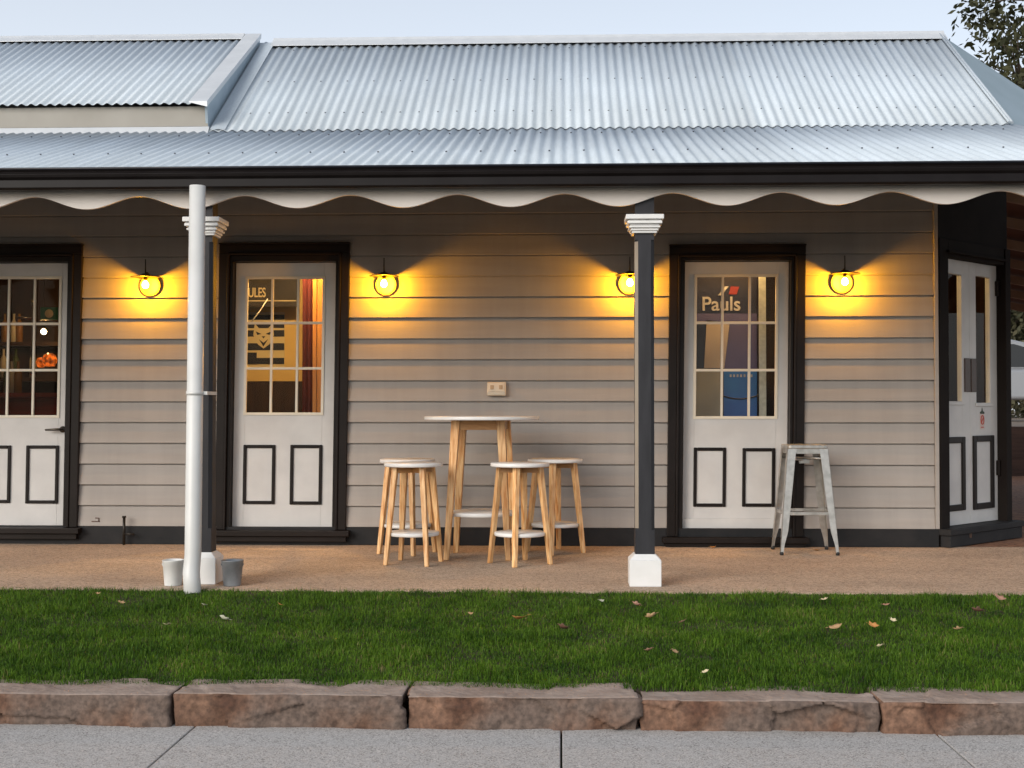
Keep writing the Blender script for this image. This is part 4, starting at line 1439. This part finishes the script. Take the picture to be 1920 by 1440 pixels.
# right room: drinks fridge with printed panels
FY = .50
f0 = at(1380, 640, FY)
frg = thing('drinks_fridge', 'navy drinks fridge with white lettering behind the right door', 'fridge', (f0.x, FY, .121))
rel = lambda px, py: (at(px, py, FY).x - f0.x, at(px, py, FY).z - .121)
xa, xb = rel(1294, 640)[0], rel(1421, 640)[0]
zt2 = rel(1350, 512)[1]
m_fnavy = M('fridge_navy', (.014, .013, .024), (.02, .018, .032), scale=4, rough=.35)
m_fpurp = M('fridge_purple', (.075, .062, .15), (.11, .09, .19), scale=3, rough=.4)
m_fblue = M('fridge_blue', (.035, .10, .36), (.04, .20, .50), scale=1.6, rough=.4)
m_fbeige = M('fridge_beige', (.42, .33, .27), (.50, .40, .33), scale=3, rough=.5)
m_fgrey = M('fridge_grey', (.28, .27, .25), (.42, .38, .32), scale=2, rough=.5)
MB().box(xa, xb, .0, .55, .03, zt2).build('cabinet', m_fnavy, frg, bevel=.006)
m_fprint = M('faded_white_print', (.40, .37, .37), rough=.5)
def panel(name, mat, poly, y=-.006, parent=frg):
    return MB().prism([rel(*p) for p in poly], y, -.0008 if y > -.01 else y + .003, 'y').build(name, mat, parent)
panel('upper_shelf_strip', m_fpurp, [(1298, 588), (1419, 588), (1419, 604), (1298, 604)])
panel('beige_panel', m_fbeige, [(1325, 600), (1368, 606), (1358, 690), (1320, 690)])
panel('purple_panel', m_fpurp, [(1369, 607), (1419, 607), (1419, 692), (1358, 692)])
panel('grey_panel', m_fgrey, [(1299, 692), (1353, 692), (1353, 790), (1299, 790)])
panel('blue_panel', m_fblue, [(1357, 694), (1419, 694), (1419, 790), (1357, 790)])
lt = rel(1352, 571)
text_obj('lettering', 'Pauls', m_fprint, frg, (lt[0], -.004, lt[1]), .162, squash=.97)
r1, r2 = rel(1371, 549), rel(1354, 549)
panel('red_emblem', M('red_print', (.20, .018, .015), rough=.5), [(1370, 537), (1386, 538), (1381, 552), (1366, 552)])
panel('white_emblem', m_fprint, [(1360, 537), (1366, 537), (1353, 554), (1346, 554)])
for k_ in range(7):
    panel('small_mark', m_fprint, [(1368 + k_ * 6.5, 702), (1371.5 + k_ * 6.5, 702), (1371.5 + k_ * 6.5, 707), (1368 + k_ * 6.5, 707)], y=-.010)
arc = MB()
pp = []
for i in range(11):
    t_ = i / 10
    p = at(1352 + 82 * t_, 737 + 11 * math.sin(math.pi * (.12 + .88 * t_)) - 0 * t_, FY - .03); pp.append(p)
arc.tube(pp, .005, 6)
tag(arc.build('power_cable', m_black), 'black cable sagging across the blue fridge panel', 'cable')
wpipe = at(1429.5, 640, .36)
wpp = MB(); wpp.box(wpipe.x - .027, wpipe.x + .027, .345, .375, .121, 2.715)
tag(wpp.build('white_upright', M('white_upright_paint', (.62, .62, .56), (.5, .5, .45), scale=30, rough=.5)), 'white upright strip right of the navy fridge behind the right door', 'upright')

# left room: bar things
cnt = MB(); cnt.box(-6.3, -3.3, 1.5, 2.0, .121, 1.17); cnt.box(-6.32, -3.28, 1.45, 2.05, 1.171, 1.21)
tag(cnt.build('bar_counter', M('dark_red_timber', (.26, .035, .02), (.16, .025, .015), scale=4, rough=.35, stretch=(1, 1, 6))), 'dark red timber counter inside the handled door', 'counter')
gs = at(92, 588, 2.2)
gsg = thing('green_sign', 'green sign with a pale round disc seen through the handled door', 'sign', (gs.x, 2.2, gs.z))
MB().box(-.085, .085, 0, .015, -.062, .062).build('board', M('green_print', (.02, .13, .08), rough=.5), gsg)
MB().lathe([(0, -.006), (.040, -.006), (.042, 0)], n=24, axis='y').build('disc', m_cream, gsg)
al = at(93, 674, 2.3)
alt = thing('amber_lantern', 'glowing amber lantern low in the panes of the handled door', 'lantern', (al.x, 2.3, al.z))
A_ = MB(); A_.lathe([(0, -.07), (.05, -.065), (.075, -.01), (.055, .045), (.02, .06), (0, .06)], n=12); A_.build('shade', m_amber, alt)
A_ = MB(); A_.lathe([(0, -.06), (.03, -.055), (.05, -.01), (.03, .035), (0, .04)], (-.085, 0, -.02), n=12); A_.build('side_shade', m_amber, alt)
tp_ = at(50, 620, 1.6)
m_chrome = M('chrome', (.7, .68, .62), rough=.15, metal=1)
tt = thing('beer_tap', 'chrome bar tap column seen through the handled door', 'tap', (tp_.x, 1.75, 1.211))
T_ = MB(); T_.tube([(0, 0, 0), (0, 0, .50)], .017, 12); T_.lathe([(.017, .16), (.03, .18), (.03, .22), (.017, .24)]); T_.lathe([(.017, .38), (.026, .40), (.026, .43), (.017, .45)]); T_.tube([(0, 0, .5), (0, 0, .80)], .012, 10); T_.build('column', m_chrome, tt)
T_ = MB(); T_.tube([(.0, -.01, .70), (-.13, -.06, .70)], .011, 8); T_.tube([(0, -.01, .80), (0, -.01, .87)], [.014, .026], 10); T_.build('spout', m_chrome, tt)
m_bot = [M('bottle_' + str(i), c, rough=.15) for i, c in enumerate([(.05, .07, .02), (.25, .12, .03), (.5, .45, .35)])]
bts = [(14, 0, 'dark green bottle on the counter at the left edge of the handled door panes'), (22, 2, 'pale bottle on the counter seen in the middle column of panes'), (34, 1, 'amber bottle on the counter left of the tap column')]
for px, mi, lab in bts:
    p = at(px, 690, 1.85)
    b = MB(); b.lathe([(0, 0), (.036, 0), (.037, .17), (.030, .205), (.013, .235), (.012, .29), (.014, .30), (0, .30)], n=16)
    o = b.build('bottle', m_bot[mi]); o.location = (p.x, 1.85, 1.2105); tag(o, lab, 'bottle', 'bottles on the bar counter')
for px, zz_, mi, lab in [(7, 1.391, 2, 'clear bottle on the lower back shelf, leftmost in the panes'), (30, 1.391, 0, 'green bottle on the lower back shelf in the middle panes'), (62, 1.391, 2, 'clear bottle on the lower back shelf right of the tap column'),
                         (9, 1.761, 1, 'amber bottle on the upper back shelf, leftmost in the panes'), (26, 1.761, 2, 'clear bottle on the upper back shelf in the middle panes'), (36, 1.761, 1, 'amber bottle on the upper back shelf left of the tap column')]:
    o = bpy.data.objects.new('bottle', bpy.data.objects['bottle' if mi == 0 else 'bottle.00%d' % (1 if mi == 2 else 2)].data)
    COL.objects.link(o); p = at(px, 650, 3.2); o.location = (p.x, 3.2, zz_); tag(o, lab, 'bottle', 'bottles on the back shelves')
sh = MB(); sh.box(-6.8, -3.3, 3.1, 3.39, 1.72, 1.76); sh.box(-6.8, -3.3, 3.1, 3.39, 1.35, 1.39)
tag(sh.build('back_shelf', m_roomdark), 'dark shelves on the back wall behind the bar counter', 'shelf')

# ------------------------------------------------- right hand background
sv = MB()
XS0, XS1 = CE.x, 8.2
zc = lambda x: 3.10 - .20 * (x - XS0)
sv.add([(XS0, 1.4, zc(XS0)), (XS1, 1.4, zc(XS1)), (XS1, 8.4, zc(XS1)), (XS0, 8.4, zc(XS0))], [(0, 1, 2, 3)])
sv.build('side_verandah_roof', m_sv if False else M('red_brown_lining', (.10, .030, .015), (.15, .05, .025), scale=3, rough=.6), bld, solid=.02)
m_raf = M('pale_rafter', (.34, .20, .13), (.42, .27, .18), scale=5, rough=.6)
y = 1.6
while y < 8.5:
    rf = MB()
    rf.add([(XS0 + .01, y, zc(XS0) - .12), (XS1, y, zc(XS1) - .12), (XS1, y, zc(XS1) - .022), (XS0 + .01, y, zc(XS0) - .022),
            (XS0 + .01, y + .05, zc(XS0) - .12), (XS1, y + .05, zc(XS1) - .12), (XS1, y + .05, zc(XS1) - .022), (XS0 + .01, y + .05, zc(XS0) - .022)],
           [(0, 1, 2, 3), (4, 7, 6, 5), (0, 4, 5, 1), (1, 5, 6, 2), (2, 6, 7, 3), (3, 7, 4, 0)])
    rf.build('rafter', m_raf, bld)
    y += 1.1
rw = MB()
for i in range(4):
    rw.box(3, 24, 10.60 + .004 * (i % 2), 10.84, -.2 + .245 * i, .042 + .245 * i)
tag(rw.build('retaining_wall', M('dark_sleepers', (.05, .025, .018), (.09, .045, .03), scale=3, rough=.8, stretch=(.6, 4, 6))), 'low dark timber retaining wall beyond the paved side area', 'wall')

# car
def car(x, y, z):
    t = thing('parked_car', 'silver car parked up on the terrace beyond the corner door', 'car', (x, y, z))
    m_sil = M('silver_car_paint', (.36, .37, .39), rough=.25, metal=.3)
    m_win = M('car_window', (.015, .018, .022), rough=.08)
    prof = [(-2.2, .35), (-2.25, .75), (-2.15, 1.0), (1.15, 1.02), (2.0, .90), (2.28, .72), (2.3, .35)]
    B = MB(); B.prism(prof, -.88, .88, 'y'); B.build('body', m_sil, t, bevel=.07, segs=3)
    gh = [(-2.05, 1.0), (-1.75, 1.58), (-1.3, 1.66), (.10, 1.66), (.45, 1.58), (1.25, 1.0)]
    G = MB(); G.prism(gh, -.78, .78, 'y'); G.build('cabin', m_sil, t, bevel=.05, segs=3)
    for s_ in (-1, 1):
        W = MB(); W.prism([(-1.85, 1.06), (-1.62, 1.52), (-.55, 1.56), (-.55, 1.06)], s_ * .785 - .004, s_ * .785 + .004, 'y')
        W.prism([(-.48, 1.06), (-.48, 1.56), (.12, 1.56), (.40, 1.48), (.98, 1.06)], s_ * .785 - .004, s_ * .785 + .004, 'y')
        W.build('window', m_win, t)
        for wx in (-1.4, 1.45):
            Wh = MB(); Wh.lathe([(.0, -.10), (.22, -.10), (.33, -.08), (.34, 0), (.33, .08), (.22, .10), (0, .10)], (wx, s_ * .80, .34), 24, axis='y')
            w_ = Wh.build('wheel', m_rubber, t)
            MB().lathe([(0, -.104), (.2, -.104), (.2, .104), (0, .104)], (wx, s_ * .80, .34), 20, axis='y').build('rim', m_silver, w_)
        MB().box(1.95, 2.24, s_ * .62 - .13, s_ * .62 + .13, .70, .82).build('headlight', m_whitep, t, bevel=.02)
    MB().prism([(.50, 1.56), (.58, 1.60), (1.28, 1.06), (1.2, 1.04)], -.70, .70, 'y').build('windscreen', m_win, t)
    MB().box(2.26, 2.33, -.75, .75, .38, .55).build('bumper', m_rubber, t, bevel=.02)
cy_ = 19.0
cp = at(1897, 640, cy_)
car(cp.x - .35, cy_, cp.z - 1.66)


# ------------------------------------------------------------------- trees
def tree(x, y, z, trunk_h, crown, nleaf, lsize, label, mat, seed, name='tree', group=None):
    r = np.random.default_rng(seed); rn = random.Random(seed)
    t = thing(name, label, 'tree', (x, y, z), 0, group)
    tr = MB()
    top = Vector((rn.uniform(-.4, .4), rn.uniform(-.3, .3), trunk_h))
    tr.tube([(0, 0, -.1), (rn.uniform(-.1, .1), 0, trunk_h * .4), top], [.24, .18, .12], 10)
    pts = []
    for i, (cx, cy, cz, rx, rz_) in enumerate(crown):
        c = Vector((cx, cy, cz))
        tr.tube([top * (.55 + .4 * rn.random()), top.lerp(c, .55) + Vector((rn.uniform(-.3, .3), rn.uniform(-.3, .3), .2)), c + Vector((0, 0, rz_ * .4))], [.09, .055, .02], 7)
        k_ = int(nleaf / len(crown))
        nc = max(10, k_ // 70)
        d = r.normal(size=(nc, 3)); d /= np.linalg.norm(d, axis=1)[:, None]
        cen = d * (r.uniform(.25, 1, nc) ** .5)[:, None] * np.array([rx, rx, rz_]) + np.array([cx, cy, cz])
        for q in cen[:nc:2]:
            tr.tube([c, c.lerp(Vector(q), .6) + Vector((0, 0, .08)), Vector(q)], [.03, .018, .006], 5)
        pts.append((cen[r.integers(0, nc, k_)] + r.normal(0, 1, (k_, 3)) * np.array([.28, .28, .22]) * (rx / 1.4)))
    tr.build('trunk', m_bark, t)
    P = np.concatenate(pts); n = len(P)
    a = r.normal(size=(n, 3)); a /= np.linalg.norm(a, axis=1)[:, None]
    b = np.cross(a, r.normal(size=(n, 3))); b /= np.linalg.norm(b, axis=1)[:, None]
    s = (lsize * r.uniform(.6, 1.3, n))[:, None]
    v = np.stack([P - a * s, P + b * s * .45, P + a * s, P - b * s * .45], 1).reshape(-1, 3)
    me = bpy.data.meshes.new('crown')
    me.vertices.add(n * 4); me.vertices.foreach_set('co', v.ravel())
    me.loops.add(n * 4); me.loops.foreach_set('vertex_index', np.arange(n * 4, dtype=np.int32))
    me.polygons.add(n); me.polygons.foreach_set('loop_start', (np.arange(n) * 4).astype(np.int32))
    me.update(); me.validate()
    at_ = me.attributes.new('tint', 'FLOAT', 'POINT')
    at_.data.foreach_set('value', np.repeat(np.clip(r.normal(.45, .25, n), 0, 1), 4).astype(np.float32))
    me.materials.append(mat)
    o = bpy.data.objects.new('crown', me); COL.objects.link(o); o.parent = t


tx_ = at(1890, 100, 14.0)
tree(tx_.x + 1.1, 14.0, .78, 4.6, [(-.9, 0, 6.2, 1.5, 1.2), (.6, .2, 7.1, 1.6, 1.2), (-.4, .4, 8.0, 1.3, 1.0), (1.9, 0, 6.0, 1.4, 1.1), (.3, 0, 5.2, 1.4, .9), (-.2, .3, 9.1, 1.1, .8), (1.5, .4, 8.2, 1.2, .9)], 11000, .085,
     'dark olive tree with open crown rising behind the right end of the roof', m_leaf, 5)
for i, (px, Y, lab) in enumerate([(1870, 30, 'grey green bushy tree behind the silver car, seen past the corner post'), (1930, 34, 'grey green bushy tree behind the silver car at the right edge'), (2040, 31, 'grey green bushy tree right of the silver car'), (2420, 33, 'grey green bushy tree well right of the silver car, second from the end'), (2800, 32, 'grey green bushy tree at the end of the row furthest from the silver car')]):
    p = at(px, 741, Y)
    tree(p.x, Y, .78, 1.6, [(0, 0, 2.2, 2.2, 1.7), (1.2, .2, 3.6, 1.9, 1.4), (-1.2, 0, 3.4, 1.9, 1.4), (0, 0, 5.0, 1.6, 1.2), (.2, -.6, 1.3, 2.2, 1.0)], 12000, .12, lab, m_leaf2, 20 + i, 'bushy_tree', 'grey green trees behind the car')

# ------------------------------------------------------------------- light
SUN = Vector((-.56, -.72, .42)).normalized()
el = math.asin(SUN.z); az = math.atan2(SUN.x, SUN.y)
w = bpy.data.worlds.new('World'); sc.world = w
w.use_nodes = True
nt = w.node_tree
sky = nt.nodes.new('ShaderNodeTexSky'); sky.sky_type = 'NISHITA'
sky.sun_disc = False
sky.sun_elevation = el; sky.sun_rotation = az
sky.air_density = 1.0; sky.dust_density = 2.0; sky.ozone_density = 1.0
hz = nt.nodes.new('ShaderNodeMix'); hz.data_type = 'RGBA'          # thin bright cloud veil over the clear sky
hz.inputs['Factor'].default_value = .5
hz.inputs['B'].default_value = (6.0, 6.2, 6.6, 1)
wtc = nt.nodes.new('ShaderNodeTexCoord'); wsx = nt.nodes.new('ShaderNodeSeparateXYZ')
nt.links.new(wtc.outputs['Generated'], wsx.inputs[0])
wmr = nt.nodes.new('ShaderNodeMapRange'); wmr.inputs['From Min'].default_value = 0; wmr.inputs['From Max'].default_value = .6
wmr.inputs['To Min'].default_value = 12.5; wmr.inputs['To Max'].default_value = 4.6
nt.links.new(wsx.outputs['Z'], wmr.inputs['Value'])
wvm = nt.nodes.new('ShaderNodeVectorMath'); wvm.operation = 'SCALE'; wvm.inputs[0].default_value = (.97, 1.0, 1.05)
nt.links.new(wmr.outputs['Result'], wvm.inputs['Scale'])
nt.links.new(wvm.outputs['Vector'], hz.inputs['B'])
nt.links.new(sky.outputs['Color'], hz.inputs['A'])
nt.links.new(hz.outputs['Result'], nt.nodes['Background'].inputs['Color'])
nt.nodes['Background'].inputs['Strength'].default_value = .10
sl = bpy.data.lights.new('sun', 'SUN'); sl.energy = 1.5; sl.angle = R_(36); sl.color = (1, .965, .915)
so = bpy.data.objects.new('sun', sl); COL.objects.link(so)
so.rotation_euler = (-SUN).to_track_quat('-Z', 'Y').to_euler()
so.location = (-8, -12, 10)

sc.view_settings.view_transform = 'Standard'
sc.view_settings.look = 'None'
sc.view_settings.exposure = .46
sc.view_settings.gamma = 1
sc.cycles.max_bounces = 8
sc.cycles.diffuse_bounces = 1
sc.cycles.sample_clamp_indirect = 6
